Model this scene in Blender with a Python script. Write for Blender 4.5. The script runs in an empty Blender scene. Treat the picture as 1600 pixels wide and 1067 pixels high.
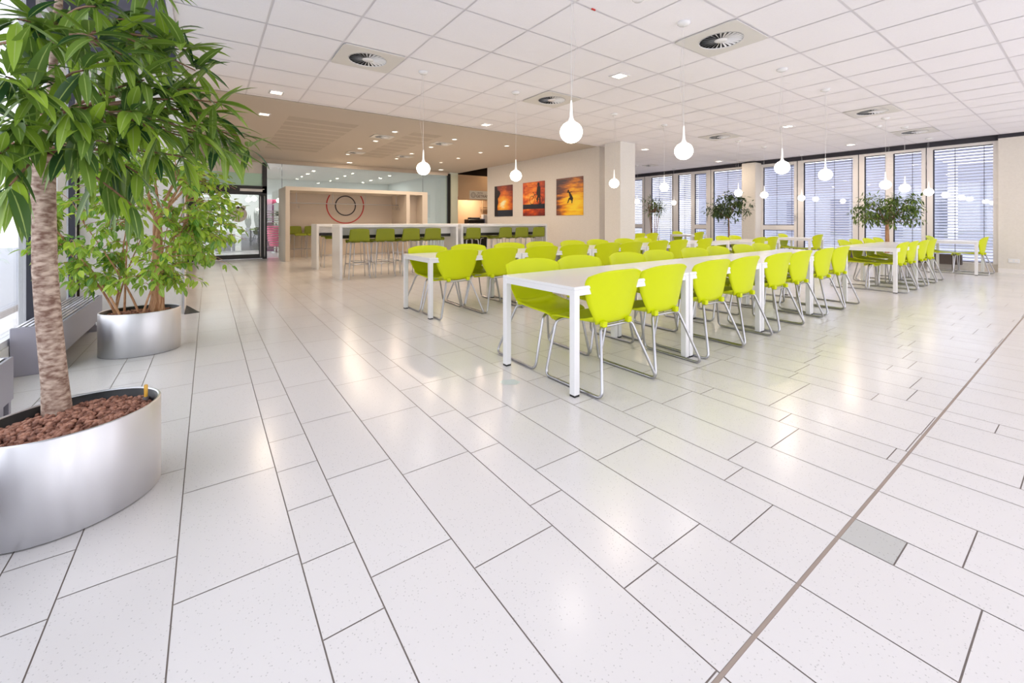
import bpy, math, random
from mathutils import Vector, Matrix
random.seed(7)
SC = bpy.context.scene
COL = SC.collection
PI = math.pi
# ------------------------------------------------------------------ camera
FPX, HY, HCAM, ANG = 663.0, 346.0, 1.18, math.radians(35.62)
CA, SA = math.cos(ANG), math.sin(ANG)
cd = bpy.data.cameras.new('camera'); cam = bpy.data.objects.new('camera', cd); COL.objects.link(cam)
cam.location = (0, 0, HCAM); cam.rotation_euler = (PI/2, 0, -ANG)
cd.sensor_width = 36.0; cd.lens = FPX/1600*36.0
cd.shift_y = -(533.5-HY)/1600.0
cd.clip_start = 0.05; cd.clip_end = 200
SC.camera = cam
# ------------------------------------------------------------------ view + world
SC.view_settings.view_transform = 'Standard'; SC.view_settings.look = 'None'
SC.view_settings.gamma = 1.0; SC.view_settings.exposure = 0.06
SC.view_settings.use_curve_mapping = False
w = bpy.data.worlds.new('sky'); SC.world = w; w.use_nodes = True
nt = w.node_tree; bg = nt.nodes['Background']
tc = nt.nodes.new('ShaderNodeTexCoord'); sx = nt.nodes.new('ShaderNodeSeparateXYZ')
rp = nt.nodes.new('ShaderNodeValToRGB')
nt.links.new(tc.outputs['Generated'], sx.inputs[0]); nt.links.new(sx.outputs['Z'], rp.inputs[0])
rp.color_ramp.elements[0].position = 0.0; rp.color_ramp.elements[0].color = (0.97, 0.95, 0.97, 1)
rp.color_ramp.elements[1].position = 0.6; rp.color_ramp.elements[1].color = (0.86, 0.90, 1.0, 1)
nt.links.new(rp.outputs[0], bg.inputs[0]); bg.inputs[1].default_value = 2.6
w.cycles.sampling_method = 'MANUAL'; w.cycles.sample_map_resolution = 256
SC.cycles.max_bounces = 8; SC.cycles.diffuse_bounces = 5; SC.cycles.glossy_bounces = 4
SC.cycles.transparent_max_bounces = 12; SC.cycles.transmission_bounces = 4
SC.cycles.caustics_reflective = False; SC.cycles.caustics_refractive = False
SC.cycles.sample_clamp_indirect = 6.0

def portal(loc, rot, sx_, sy_):
    ld = bpy.data.lights.new('daylight_opening', 'AREA'); ld.shape = 'RECTANGLE'; ld.size = sx_; ld.size_y = sy_
    ld.cycles.is_portal = True
    o = bpy.data.objects.new('daylight_opening', ld); COL.objects.link(o); o.location = loc; o.rotation_euler = rot
portal((-1.45, 1.0, 1.7), (0, -PI/2, 0), 3.0, 11.6)      # glazed side facade
portal((7.0, -4.6, 1.6), (PI/2, 0, 0), 16.5, 3.2)       # unseen hall end, left without a wall so sky light fills in
# ------------------------------------------------------------------ materials
def pmat(name, color, rough=0.5, metal=0.0, spec=0.5, emit=None, es=0.0, sub=None):
    m = bpy.data.materials.new(name); m.use_nodes = True
    b = m.node_tree.nodes['Principled BSDF']
    b.inputs['Base Color'].default_value = (*color, 1); b.inputs['Roughness'].default_value = rough
    b.inputs['Metallic'].default_value = metal; b.inputs['Specular IOR Level'].default_value = spec
    if emit: b.inputs['Emission Color'].default_value = (*emit, 1); b.inputs['Emission Strength'].default_value = es
    return m
def N(m, t, **kw):
    n = m.node_tree.nodes.new('ShaderNode'+t)
    for k, v in kw.items(): setattr(n, k, v)
    return n
def L(m, a, b): m.node_tree.links.new(a, b)
def BS(m): return m.node_tree.nodes['Principled BSDF']
def noisy(m, scale, c1, c2, coord='Object', detail=4, stretch=None, p0=0.35, p1=0.65, bump=0):
    t = N(m, 'TexCoord'); n = N(m, 'TexNoise'); r = N(m, 'ValToRGB')
    n.inputs['Scale'].default_value = scale; n.inputs['Detail'].default_value = detail
    src = t.outputs[coord]
    if stretch:
        mp = N(m, 'Mapping'); mp.inputs['Scale'].default_value = stretch; L(m, src, mp.inputs[0]); src = mp.outputs[0]
    L(m, src, n.inputs['Vector']); L(m, n.outputs['Fac'], r.inputs[0])
    r.color_ramp.elements[0].position = p0; r.color_ramp.elements[1].position = p1
    r.color_ramp.elements[0].color = (*c1, 1); r.color_ramp.elements[1].color = (*c2, 1)
    L(m, r.outputs[0], BS(m).inputs['Base Color'])
    if bump:
        bp = N(m, 'Bump'); bp.inputs['Strength'].default_value = bump; L(m, n.outputs['Fac'], bp.inputs['Height']); L(m, bp.outputs[0], BS(m).inputs['Normal'])
    return m
def gradmix(m, c): pass

def floor_surface(name, base, speck_lo):
    m = pmat(name, base, 0.22, 0, 0.5)
    t = N(m, 'TexCoord'); v = N(m, 'TexVoronoi'); v.inputs['Scale'].default_value = 95
    r = N(m, 'ValToRGB'); r.color_ramp.elements[0].position = 0.10; r.color_ramp.elements[1].position = 0.24
    v2 = N(m, 'TexVoronoi'); v2.inputs['Scale'].default_value = 95
    rr = N(m, 'ValToRGB'); rr.color_ramp.elements[0].position = 0.55; rr.color_ramp.elements[1].position = 0.62
    mx = N(m, 'Mix', data_type='RGBA'); mth = N(m, 'Math', operation='MAXIMUM')
    at = N(m, 'Attribute'); at.attribute_name = 'tint'; mul = N(m, 'Mix', data_type='RGBA', blend_type='MULTIPLY')
    mul.inputs[0].default_value = 1.0
    L(m, t.outputs['Object'], v.inputs['Vector']); L(m, t.outputs['Object'], v2.inputs['Vector'])
    L(m, v.outputs['Distance'], r.inputs[0]); L(m, v2.outputs['Color'], rr.inputs[0])
    L(m, r.outputs[0], mth.inputs[0]); L(m, rr.outputs[0], mth.inputs[1])
    mx.inputs[6].default_value = (*speck_lo, 1); mx.inputs[7].default_value = (*base, 1)
    L(m, mth.outputs[0], mx.inputs[0]); L(m, mx.outputs[2], mul.inputs[6]); L(m, at.outputs['Color'], mul.inputs[7])
    L(m, mul.outputs[2], BS(m).inputs['Base Color'])
    n = N(m, 'TexNoise'); n.inputs['Scale'].default_value = 1.3; n.inputs['Detail'].default_value = 3
    mr = N(m, 'MapRange'); mr.inputs['To Min'].default_value = 0.15; mr.inputs['To Max'].default_value = 0.27
    L(m, t.outputs['Object'], n.inputs['Vector']); L(m, n.outputs['Fac'], mr.inputs['Value']); L(m, mr.outputs[0], BS(m).inputs['Roughness'])
    return m
M = {}
M['floor'] = floor_surface('terrazzo', (0.87, 0.845, 0.84), (0.62, 0.60, 0.59))
M['floor_grey'] = floor_surface('terrazzo_grey', (0.62, 0.62, 0.60), (0.42, 0.42, 0.41))
M['grout'] = pmat('grout', (0.36, 0.31, 0.28), 0.8)
M['joint'] = pmat('joint_filler', (0.42, 0.34, 0.29), 0.7)
M['panel'] = noisy(pmat('ceiling_panel', (0.94, 0.92, 0.96), 0.9), 60, (0.93, 0.91, 0.95), (0.95, 0.93, 0.97))
M['tbar'] = pmat('ceiling_grid', (0.80, 0.78, 0.82), 0.5)
M['ventplate'] = pmat('vent_plate', (0.74, 0.72, 0.69), 0.5)
M['black'] = pmat('black_metal', (0.012, 0.012, 0.013), 0.4)
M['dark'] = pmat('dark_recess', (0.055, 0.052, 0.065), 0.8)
M['soffit'] = pmat('violet_grey_soffit', (0.16, 0.16, 0.22), 0.7)
M['white'] = pmat('white_lacquer', (0.86, 0.86, 0.87), 0.25)
M['wall'] = noisy(pmat('cream_wall', (0.80, 0.75, 0.68), 0.85), 25, (0.79, 0.74, 0.67), (0.82, 0.77, 0.70))
M['wallwhite'] = noisy(pmat('white_wall', (0.82, 0.80, 0.77), 0.8), 25, (0.80, 0.78, 0.75), (0.83, 0.81, 0.78))
M['wallpic'] = noisy(pmat('grey_white_wall', (0.72, 0.69, 0.66), 0.8), 25, (0.70, 0.67, 0.64), (0.73, 0.70, 0.67))
M['frame'] = pmat('window_frame_white', (0.90, 0.86, 0.83), 0.4)
M['gasket'] = pmat('rubber_gasket', (0.03, 0.03, 0.045), 0.6)
M['peach'] = pmat('peach_wall', (0.78, 0.55, 0.36), 0.7)
M['niche'] = pmat('niche_cream', (0.70, 0.63, 0.55), 0.6)
M['nicheback'] = pmat('niche_panel', (0.60, 0.52, 0.44), 0.6)
M['chrome'] = pmat('satin_chrome', (0.50, 0.50, 0.53), 0.28, 1.0)
M['steel'] = pmat('brushed_steel', (0.80, 0.80, 0.83), 0.4, 1.0)
M['lime'] = pmat('lime_plastic', (0.64, 0.72, 0.002), 0.42, 0, 0.3)
BS(M['lime']).inputs['Subsurface Weight'].default_value = 0.0
M['olive'] = pmat('lime_felt_leather', (0.23, 0.27, 0.006), 0.6)
M['heater'] = pmat('grey_lilac_enamel', (0.36, 0.35, 0.41), 0.4, 0.3)
M['brownbox'] = pmat('dark_brown_enamel', (0.10, 0.075, 0.07), 0.5)
M['globe'] = pmat('opal_glass', (0.95, 0.93, 0.9), 0.3, emit=(1, 0.90, 0.80), es=12.0)
M['opal'] = pmat('opal_stem', (0.93, 0.93, 0.92), 0.3, emit=(1, 0.95, 0.88), es=0.35)
M['cord'] = pmat('white_cord', (0.75, 0.75, 0.75), 0.5)
M['lamp'] = pmat('lit_diffuser', (1, 0.95, 0.9), 0.5, emit=(1, 0.88, 0.72), es=4.0)
M['red'] = pmat('red_paint', (0.55, 0.03, 0.03), 0.5)
M['ringred'] = pmat('red_ring', (0.50, 0.03, 0.03), 0.5)
M['ringblack'] = pmat('black_ring', (0.02, 0.015, 0.02), 0.5)
M['pink'] = pmat('pink_plastic', (0.75, 0.10, 0.25), 0.4)
M['purple'] = pmat('purple_panel', (0.18, 0.05, 0.16), 0.5)
M['cabgrey'] = pmat('slate_grey', (0.09, 0.10, 0.12), 0.4)
M['wood'] = noisy(pmat('shelf_wood', (0.3, 0.2, 0.12), 0.6), 12, (0.25, 0.16, 0.09), (0.38, 0.26, 0.16), stretch=(1, 8, 8))
M['slat'] = pmat('blind_slat', (0.74, 0.75, 0.87), 0.45)
M['bark'] = noisy(pmat('bark_pale', (0.5, 0.4, 0.33), 0.85), 30, (0.20, 0.11, 0.08), (0.60, 0.47, 0.38), stretch=(1, 1, 2.2), detail=8, bump=0.5)
M['bark2'] = noisy(pmat('bark_orange', (0.5, 0.25, 0.12), 0.8), 20, (0.36, 0.17, 0.08), (0.62, 0.36, 0.20), stretch=(3, 3, 0.4), bump=0.3)
M['twig'] = pmat('twig_brown', (0.28, 0.15, 0.09), 0.8)
M['pebble'] = noisy(pmat('clay_pebble', (0.3, 0.13, 0.08), 0.75), 28, (0.17, 0.065, 0.04), (0.50, 0.25, 0.17), detail=1)
M['rubber'] = pmat('black_rubber', (0.03, 0.03, 0.03), 0.7)
M['amber'] = pmat('amber_plastic', (0.75, 0.42, 0.06), 0.3)
M['paper'] = pmat('white_paper', (0.85, 0.85, 0.85), 0.7)
M['bluespot'] = pmat('pale_blue_spill', (0.70, 0.79, 0.77), 0.4)
M['facade'] = pmat('pale_render', (0.42, 0.44, 0.52), 0.9)
M['darkglass'] = pmat('dark_window_glass', (0.16, 0.18, 0.26), 0.2)
M['lawn'] = pmat('far_lawn', (0.25, 0.45, 0.12), 0.9)
M['paving'] = pmat('outdoor_paving', (0.55, 0.56, 0.60), 0.9)
M['green_glass'] = pmat('green_glass_panel', (0.50, 0.78, 0.66), 0.3)
M['silh'] = pmat('print_black', (0.015, 0.008, 0.01), 0.6)
M['printedge'] = pmat('print_edge', (0.12, 0.06, 0.05), 0.6)
# perforated ceiling
m = pmat('perforated_ceiling', (0.66, 0.61, 0.55), 0.8); M['perf'] = m
t = N(m, 'TexCoord'); v = N(m, 'TexVoronoi'); v.inputs['Scale'].default_value = 26; v.inputs['Randomness'].default_value = 0
r = N(m, 'ValToRGB'); r.color_ramp.elements[0].position = 0.16; r.color_ramp.elements[1].position = 0.24
r.color_ramp.elements[0].color = (0.42, 0.375, 0.32, 1); r.color_ramp.elements[1].color = (0.57, 0.51, 0.445, 1)
L(m, t.outputs['Object'], v.inputs['Vector']); L(m, v.outputs['Distance'], r.inputs[0]); L(m, r.outputs[0], BS(m).inputs['Base Color'])
M['slotfield'] = pmat('acoustic_slots', (0.49, 0.435, 0.375), 0.9)
# brushed steel streaks round the planters
m = M['steel']; t = N(m, 'TexCoord'); mp = N(m, 'Mapping'); mp.inputs['Scale'].default_value = (9, 9, 0.15); n = N(m, 'TexNoise'); n.inputs['Scale'].default_value = 3
n.inputs['Detail'].default_value = 6
BS(m).inputs['Anisotropic'].default_value = 0.75; BS(m).inputs['Anisotropic Rotation'].default_value = 0.25
mr = N(m, 'MapRange'); mr.inputs['To Min'].default_value = 0.34; mr.inputs['To Max'].default_value = 0.55
L(m, t.outputs['Object'], mp.inputs[0]); L(m, mp.outputs[0], n.inputs['Vector']); L(m, n.outputs['Fac'], mr.inputs['Value']); L(m, mr.outputs[0], BS(m).inputs['Roughness'])
def glass_mat(name, tint, refl=1.0, rough=0.0):
    m = bpy.data.materials.new(name); m.use_nodes = True; t = m.node_tree; t.nodes.clear()
    o = t.nodes.new('ShaderNodeOutputMaterial'); mx = t.nodes.new('ShaderNodeMixShader'); f = t.nodes.new('ShaderNodeLayerWeight'); f.inputs['Blend'].default_value = 0.5; pw_ = t.nodes.new('ShaderNodeMath'); pw_.operation = 'POWER'; pw_.inputs[1].default_value = 4.5; ma_ = t.nodes.new('ShaderNodeMath'); ma_.operation = 'MULTIPLY_ADD'; ma_.inputs[1].default_value = 0.9; ma_.inputs[2].default_value = 0.045
    tr = t.nodes.new('ShaderNodeBsdfTransparent'); g = t.nodes.new('ShaderNodeBsdfGlossy'); g.inputs['Roughness'].default_value = rough
    tr.inputs[0].default_value = (*tint, 1)
    ml = t.nodes.new('ShaderNodeMath'); ml.operation = 'MULTIPLY'; ml.inputs[1].default_value = refl; ml.use_clamp = True
    t.links.new(f.outputs['Facing'], pw_.inputs[0]); t.links.new(pw_.outputs[0], ma_.inputs[0]); t.links.new(ma_.outputs[0], ml.inputs[0]); t.links.new(ml.outputs[0], mx.inputs[0]); t.links.new(tr.outputs[0], mx.inputs[1]); t.links.new(g.outputs[0], mx.inputs[2]); t.links.new(mx.outputs[0], o.inputs[0])
    return m
M['glass'] = glass_mat('clear_glass', (0.97, 0.98, 0.985))
M['partglass'] = glass_mat('partition_glass', (0.90, 0.94, 0.92), 2.0)
M['frost'] = pmat('frosted_stripe', (0.8, 0.8, 0.8), 0.6)
def leaf_mat(name, dark, light, vein, rough=0.33, trans=0.35):
    m = bpy.data.materials.new(name); m.use_nodes = True; b = BS(m)
    uv = N(m, 'UVMap'); s = N(m, 'SeparateXYZ'); L(m, uv.outputs[0], s.inputs[0])
    a = N(m, 'Math', operation='SUBTRACT'); a.inputs[1].default_value = 0.5; L(m, s.outputs['X'], a.inputs[0])
    ab = N(m, 'Math', operation='ABSOLUTE'); L(m, a.outputs[0], ab.inputs[0])
    r = N(m, 'ValToRGB'); r.color_ramp.elements[0].position = 0.02; r.color_ramp.elements[1].position = 0.06
    r.color_ramp.elements[0].color = (1, 1, 1, 1); r.color_ramp.elements[1].color = (0, 0, 0, 1); L(m, ab.outputs[0], r.inputs[0])
    at = N(m, 'Attribute'); at.attribute_name = 'tint'
    mx = N(m, 'Mix', data_type='RGBA'); mx.inputs[6].default_value = (*dark, 1); mx.inputs[7].default_value = (*light, 1); L(m, at.outputs['Fac'], mx.inputs[0])
    mv = N(m, 'Mix', data_type='RGBA'); mv.inputs[7].default_value = (*vein, 1); L(m, r.outputs[0], mv.inputs[0]); L(m, mx.outputs[2], mv.inputs[6])
    L(m, mv.outputs[2], b.inputs['Base Color']); b.inputs['Roughness'].default_value = rough; b.inputs['Specular IOR Level'].default_value = 0.5
    tr = N(m, 'BsdfTranslucent'); L(m, mv.outputs[2], tr.inputs[0]); ms = N(m, 'MixShader'); ms.inputs[0].default_value = trans
    out = m.node_tree.nodes['Material Output']; L(m, b.outputs[0], ms.inputs[1]); L(m, tr.outputs[0], ms.inputs[2]); L(m, ms.outputs[0], out.inputs[0])
    return m
M['leaf1'] = leaf_mat('leaf_long', (0.035, 0.10, 0.035), (0.34, 0.52, 0.05), (0.42, 0.55, 0.16), 0.30, 0.3)
M['leaf2'] = leaf_mat('leaf_oval', (0.13, 0.32, 0.05), (0.55, 0.72, 0.07), (0.50, 0.62, 0.2), 0.35, 0.35)
M['leafdark'] = leaf_mat('leaf_dark', (0.015, 0.04, 0.012), (0.10, 0.16, 0.03), (0.15, 0.22, 0.06), 0.4, 0.15)
M['leafmid'] = leaf_mat('leaf_mid', (0.03, 0.075, 0.015), (0.20, 0.30, 0.035), (0.25, 0.35, 0.08), 0.4, 0.2)
# ------------------------------------------------------------------ mesh building
class MB:
    def __init__(s): s.v = []; s.f = []; s.mi = []; s.uv = None; s.tint = None; s.sm = []
    def add(s, vs, fs, mi=0, smooth=False):
        b = len(s.v); s.v += [tuple(p) for p in vs]; s.f += [tuple(b+i for i in f) for f in fs]; s.mi += [mi]*len(fs); s.sm += [smooth]*len(fs)
    def box(s, x0, y0, z0, x1, y1, z1, mi=0, bev=0.0):
        if bev > 0:
            b = bev; A = [(x0, x1), (y0, y1), (z0, z1)]; vs = []; idx = {}
            for sx_ in (0, 1):
                for sy_ in (0, 1):
                    for sz_ in (0, 1):
                        S = (sx_, sy_, sz_)
                        for ax in range(3):
                            p = [0, 0, 0]
                            for k in range(3):
                                p[k] = A[k][S[k]] if k == ax else A[k][S[k]] + (b if S[k] == 0 else -b)
                            idx[(S, ax)] = len(vs); vs.append(p)
            fs = []
            for ax in range(3):
                o = [k for k in range(3) if k != ax]
                for sgn in (0, 1):
                    q = []
                    for u, v in ((0, 0), (1, 0), (1, 1), (0, 1)):
                        S = [0, 0, 0]; S[ax] = sgn; S[o[0]] = u; S[o[1]] = v; q.append(idx[(tuple(S), ax)])
                    fs.append(q)
            for ax in range(3):
                o = [k for k in range(3) if k != ax]
                for u in (0, 1):
                    for v in (0, 1):
                        S0 = [0, 0, 0]; S1 = [0, 0, 0]; S0[o[0]] = S1[o[0]] = u; S0[o[1]] = S1[o[1]] = v; S0[ax] = 0; S1[ax] = 1
                        fs.append([idx[(tuple(S0), o[0])], idx[(tuple(S1), o[0])], idx[(tuple(S1), o[1])], idx[(tuple(S0), o[1])]])
            for sx_ in (0, 1):
                for sy_ in (0, 1):
                    for sz_ in (0, 1):
                        S = (sx_, sy_, sz_); fs.append([idx[(S, 0)], idx[(S, 1)], idx[(S, 2)]])
            s.add(vs, fs, mi); return s
        vs = [(x, y, z) for x in (x0, x1) for y in (y0, y1) for z in (z0, z1)]
        s.add(vs, [(0, 1, 3, 2), (4, 6, 7, 5), (0, 4, 5, 1), (2, 3, 7, 6), (0, 2, 6, 4), (1, 5, 7, 3)], mi); return s
    def quad(s, a, b, c, d, mi=0): s.add([a, b, c, d], [(0, 1, 2, 3)], mi); return s
    def tube(s, pts, r, n=8, mi=0, cap=True, closed=False):
        P = [Vector(p) for p in pts]; m = len(P)
        R = r if isinstance(r, (list, tuple)) else [r]*m
        vs = []; T = []
        for i in range(m):
            a = P[(i-1) % m] if (closed or i > 0) else P[i]; b = P[(i+1) % m] if (closed or i < m-1) else P[i]
            d = (b-a); T.append(d.normalized() if d.length > 1e-9 else Vector((0, 0, 1)))
        up = Vector((0, 0, 1)) if abs(T[0].z) < 0.9 else Vector((1, 0, 0))
        u = T[0].cross(up).normalized()
        for i in range(m):
            u = (u - T[i]*u.dot(T[i])).normalized(); v = T[i].cross(u)
            for k in range(n):
                a = 2*PI*k/n; vs.append(P[i] + (u*math.cos(a)+v*math.sin(a))*R[i])
        fs = []
        for i in range(m if closed else m-1):
            j = (i+1) % m
            for k in range(n): fs.append((i*n+k, i*n+(k+1) % n, j*n+(k+1) % n, j*n+k))
        s.add(vs, fs, mi, True)
        if cap and not closed:
            s.add(vs[:n], [tuple(range(n))], mi); s.add(vs[-n:], [tuple(range(n))], mi)
        return s
    def lathe(s, prof, c=(0, 0, 0), n=24, mi=0, ax=1.0, ay=1.0, rot=0.0, caps=(True, True)):
        vs = []
        for r, z in prof:
            for k in range(n):
                a = 2*PI*k/n; x = r*math.cos(a)*ax; y = r*math.sin(a)*ay
                vs.append((c[0]+x*math.cos(rot)-y*math.sin(rot), c[1]+x*math.sin(rot)+y*math.cos(rot), c[2]+z))
        fs = [(i*n+k, i*n+(k+1) % n, (i+1)*n+(k+1) % n, (i+1)*n+k) for i in range(len(prof)-1) for k in range(n)]
        s.add(vs, fs, mi, True)
        if caps[0]: s.add(vs[:n], [tuple(range(n))], mi)
        if caps[1]: s.add(vs[-n:], [tuple(range(n))], mi)
        return s
    def build(s, name, mats, parent=None, loc=None, rotz=None):
        me = bpy.data.meshes.new(name); me.from_pydata(s.v, [], s.f)
        if not isinstance(mats, (list, tuple)): mats = [mats]
        for m in mats: me.materials.append(m)
        me.polygons.foreach_set('material_index', s.mi); me.polygons.foreach_set('use_smooth', s.sm)
        if s.uv:
            l = me.uv_layers.new(name='UVMap'); fl = []
            for p in me.polygons:
                for vi in p.vertices: fl += s.uv[vi]
            l.data.foreach_set('uv', fl)
        if s.tint:
            a = me.color_attributes.new('tint', 'FLOAT_COLOR', 'POINT'); fl = []
            for t_ in s.tint: fl += ([t_, t_, t_, 1] if not isinstance(t_, tuple) else list(t_)+[1])
            a.data.foreach_set('color', fl)
        me.update(); me.validate()
        o = bpy.data.objects.new(name, me); COL.objects.link(o)
        if parent: o.parent = parent
        if loc: o.location = loc
        if rotz is not None: o.rotation_euler.z = rotz
        return o
def fillet(pts, r, n=5):
    P = [Vector(p) for p in pts]; out = [P[0]]
    for i in range(1, len(P)-1):
        a = (P[i-1]-P[i]); b = (P[i+1]-P[i]); d = min(r, a.length*.45, b.length*.45); p0 = P[i]+a.normalized()*d; p1 = P[i]+b.normalized()*d
        for k in range(n+1):
            t_ = k/n; out.append(p0*(1-t_)**2+P[i]*2*t_*(1-t_)+p1*t_*t_)
    out.append(P[-1]); return out
def tag(o, label=None, cat=None, group=None, kind=None):
    if label: o['label'] = label
    if cat: o['category'] = cat
    if group: o['group'] = group
    if kind: o['kind'] = kind
    return o
def empty(name, loc, rz=0.0):
    o = bpy.data.objects.new(name, None); COL.objects.link(o); o.location = loc; o.rotation_euler.z = rz; o.empty_display_size = 0.1; return o
def struct(name, mb, mats, parent=None):
    o = mb.build(name, mats, parent)
    if not parent: o['kind'] = 'structure'
    return o
def copy_tree(o, parent=None):
    c = o.copy(); COL.objects.link(c); c.parent = parent
    for ch in o.children: copy_tree(ch, c)
    return c
def at(px, py, d):
    """the point that shows at a pixel of the photograph at depth d"""
    r_ = (px-800)/FPX*d; return Vector((r_*CA+d*SA, -r_*SA+d*CA, HCAM-(py-HY)*d/FPX))
def on_y(px, Y):
    t_ = (px-800)/FPX; d = Y/(CA-t_*SA); return t_*d*CA+d*SA
# ------------------------------------------------------------------ floor
XS = [-0.386-0.825*2]
seq = [0.2975, 0.3505, 0.177]
i = 0
while XS[-1] < 16.0: XS.append(XS[-1]+seq[i % 3]); i += 1
fb = MB(); fb.tint = []
JY = 0.582
rnd = random.Random(3)
gap = 0.0022
def tile(x0, x1, y0, y1, mi=0):
    fb.add([(x0+gap, y0+gap, 0), (x1-gap, y0+gap, 0), (x1-gap, y1-gap, 0), (x0+gap, y1-gap, 0)], [(0, 1, 2, 3)], mi)
    t_ = rnd.uniform(0.965, 1.0); tw = rnd.uniform(-0.008, 0.008); fb.tint.extend([(t_, t_-abs(tw)*.6, t_-abs(tw))]*4)
for k in range(len(XS)-1):
    x0, x1 = XS[k], XS[k+1]; typ = k % 3
    L_ = 0.328 if typ == 2 else 0.655
    off = {2: 1.389, 0: 1.575+0.165*((k//3) % 4), 1: 1.248+0.21*((k//3) % 3)}[typ] + (0.11*((k//3) % 3) if typ == 2 else 0)
    if typ == 2 and k > 8: L_ = 0.49
    y = off - L_*math.ceil((off-JY)/L_)
    ymax = 24.0
    while y < ymax:
        a = max(y, JY+0.002); b = y+L_
        if b-a > 0.006: tile(x0, x1, a, b, 0)
        y += L_
    y = JY-0.006; first = True
    while y > -4.6:
        l2 = L_*(0.45+0.5*((k*7) % 5)/5) if first else L_
        gi = 1 if (first and 1.9 < (x0+x1)/2 < 2.15 and typ == 2) else 0
        if gi: l2 = 0.155
        tile(x0, x1, y-l2, y, gi); y -= l2; first = False
nf = len(fb.v)
fb.box(-2.2, -4.6, -0.06, 16.2, 24, -0.0025, 2)
fb.box(-2.2, JY-0.0075, -0.004, 16.2, JY+0.0035, -0.0005, 3)
fb.tint += [(1, 1, 1)]*(len(fb.v)-nf)
struct('floor', fb, [M['floor'], M['floor_grey'], M['grout'], M['joint']])
# ------------------------------------------------------------------ ceilings
ZC = 3.18
cb = MB()
gx = [0.48+0.7465*k for k in range(-1, 20)]
gy = [1.396+0.7065*k for k in range(-9, 10)]
XE, YE = 14.78, 7.86
VENTS = [(1.575, 5.27), (4.56, 5.27), (4.59, 2.455), (9.80, 5.27), (9.80, 2.455), (12.78, 2.455)]
bounds_x = [-0.27]+gx[1:]
for a in range(len(bounds_x)):
    x0 = bounds_x[a]; x1 = bounds_x[a+1] if a+1 < len(bounds_x) else XE
    x1 = min(x1, XE)
    if x1-x0 < 0.03: continue
    ys = gy + [gy[-1]+0.7065*j for j in range(1, 9)]
    for b in range(len(ys)-1):
        y0, y1 = ys[b], ys[b+1]
        lim = YE if x0 < 8.2 else 13.4
        if y0 > lim-0.02: continue
        y1 = min(y1, lim)
        if any(x0 < vx < x1 and y0 < vy < y1 for vx, vy in VENTS): continue
        g = 0.0105
        cb.quad((x0+g, y0+g, ZC), (x0+g, y1-g, ZC), (x1-g, y1-g, ZC), (x1-g, y0+g, ZC), 0)
cb.box(-0.29, -4.6, ZC+0.004, XE, YE, ZC+0.05, 1)
cb.box(8.2, YE, ZC+0.004, XE, 13.4, ZC+0.05, 1)
cb.box(-0.31, -4.6, ZC-0.03, -0.27, YE, ZC+0.3, 1)
struct('ceiling', cb, [M['panel'], M['tbar']])
kb = MB(); kb.box(-1.3, YE+0.035, ZC-0.002, 8.45, 15.56, ZC+0.04, 0)
kb.box(-1.3, YE-0.01, ZC+0.02, 8.45, YE+0.05, ZC+0.1, 1)
for x0, x1, y0, y1 in [(1.25, 2.55, 9.0, 13.4), (3.75, 4.45, 9.0, 13.4)]:
    ny = 9
    for j in range(ny):
        a = y0+(y1-y0)*j/ny; kb.box(x0, a, ZC-0.004, x1, a+(y1-y0)/ny*0.72, ZC-0.001, 2)
struct('ceiling_kitchen', kb, [M['perf'], M['black'], M['slotfield']])
sb = MB(); sb.box(-1.4, -4.6, 3.42, -0.29, 6.9, 3.46, 0); sb.box(-1.4, 6.9, 3.1, -0.29, 7.86, 3.46, 0)
struct('ceiling_soffit', sb, M['soffit'])
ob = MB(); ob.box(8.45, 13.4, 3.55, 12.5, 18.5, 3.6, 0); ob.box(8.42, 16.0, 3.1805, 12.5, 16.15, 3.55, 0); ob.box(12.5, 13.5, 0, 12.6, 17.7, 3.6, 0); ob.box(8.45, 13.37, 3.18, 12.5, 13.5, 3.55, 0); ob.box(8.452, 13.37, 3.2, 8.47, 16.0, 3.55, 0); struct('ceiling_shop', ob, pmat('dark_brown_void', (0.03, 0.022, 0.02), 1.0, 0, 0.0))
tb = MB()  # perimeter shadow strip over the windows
tb.box(14.79, -4.6, 3.185, 15.3, 13.4, 3.4, 0); tb.box(14.95, 1.44, 3.07, 15.3, 13.4, 3.185, 0); tb.box(14.872, -4.6, 3.1005, 15.25, 1.43, 3.186, 0); struct('trim_1', tb, M['dark'])
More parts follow.
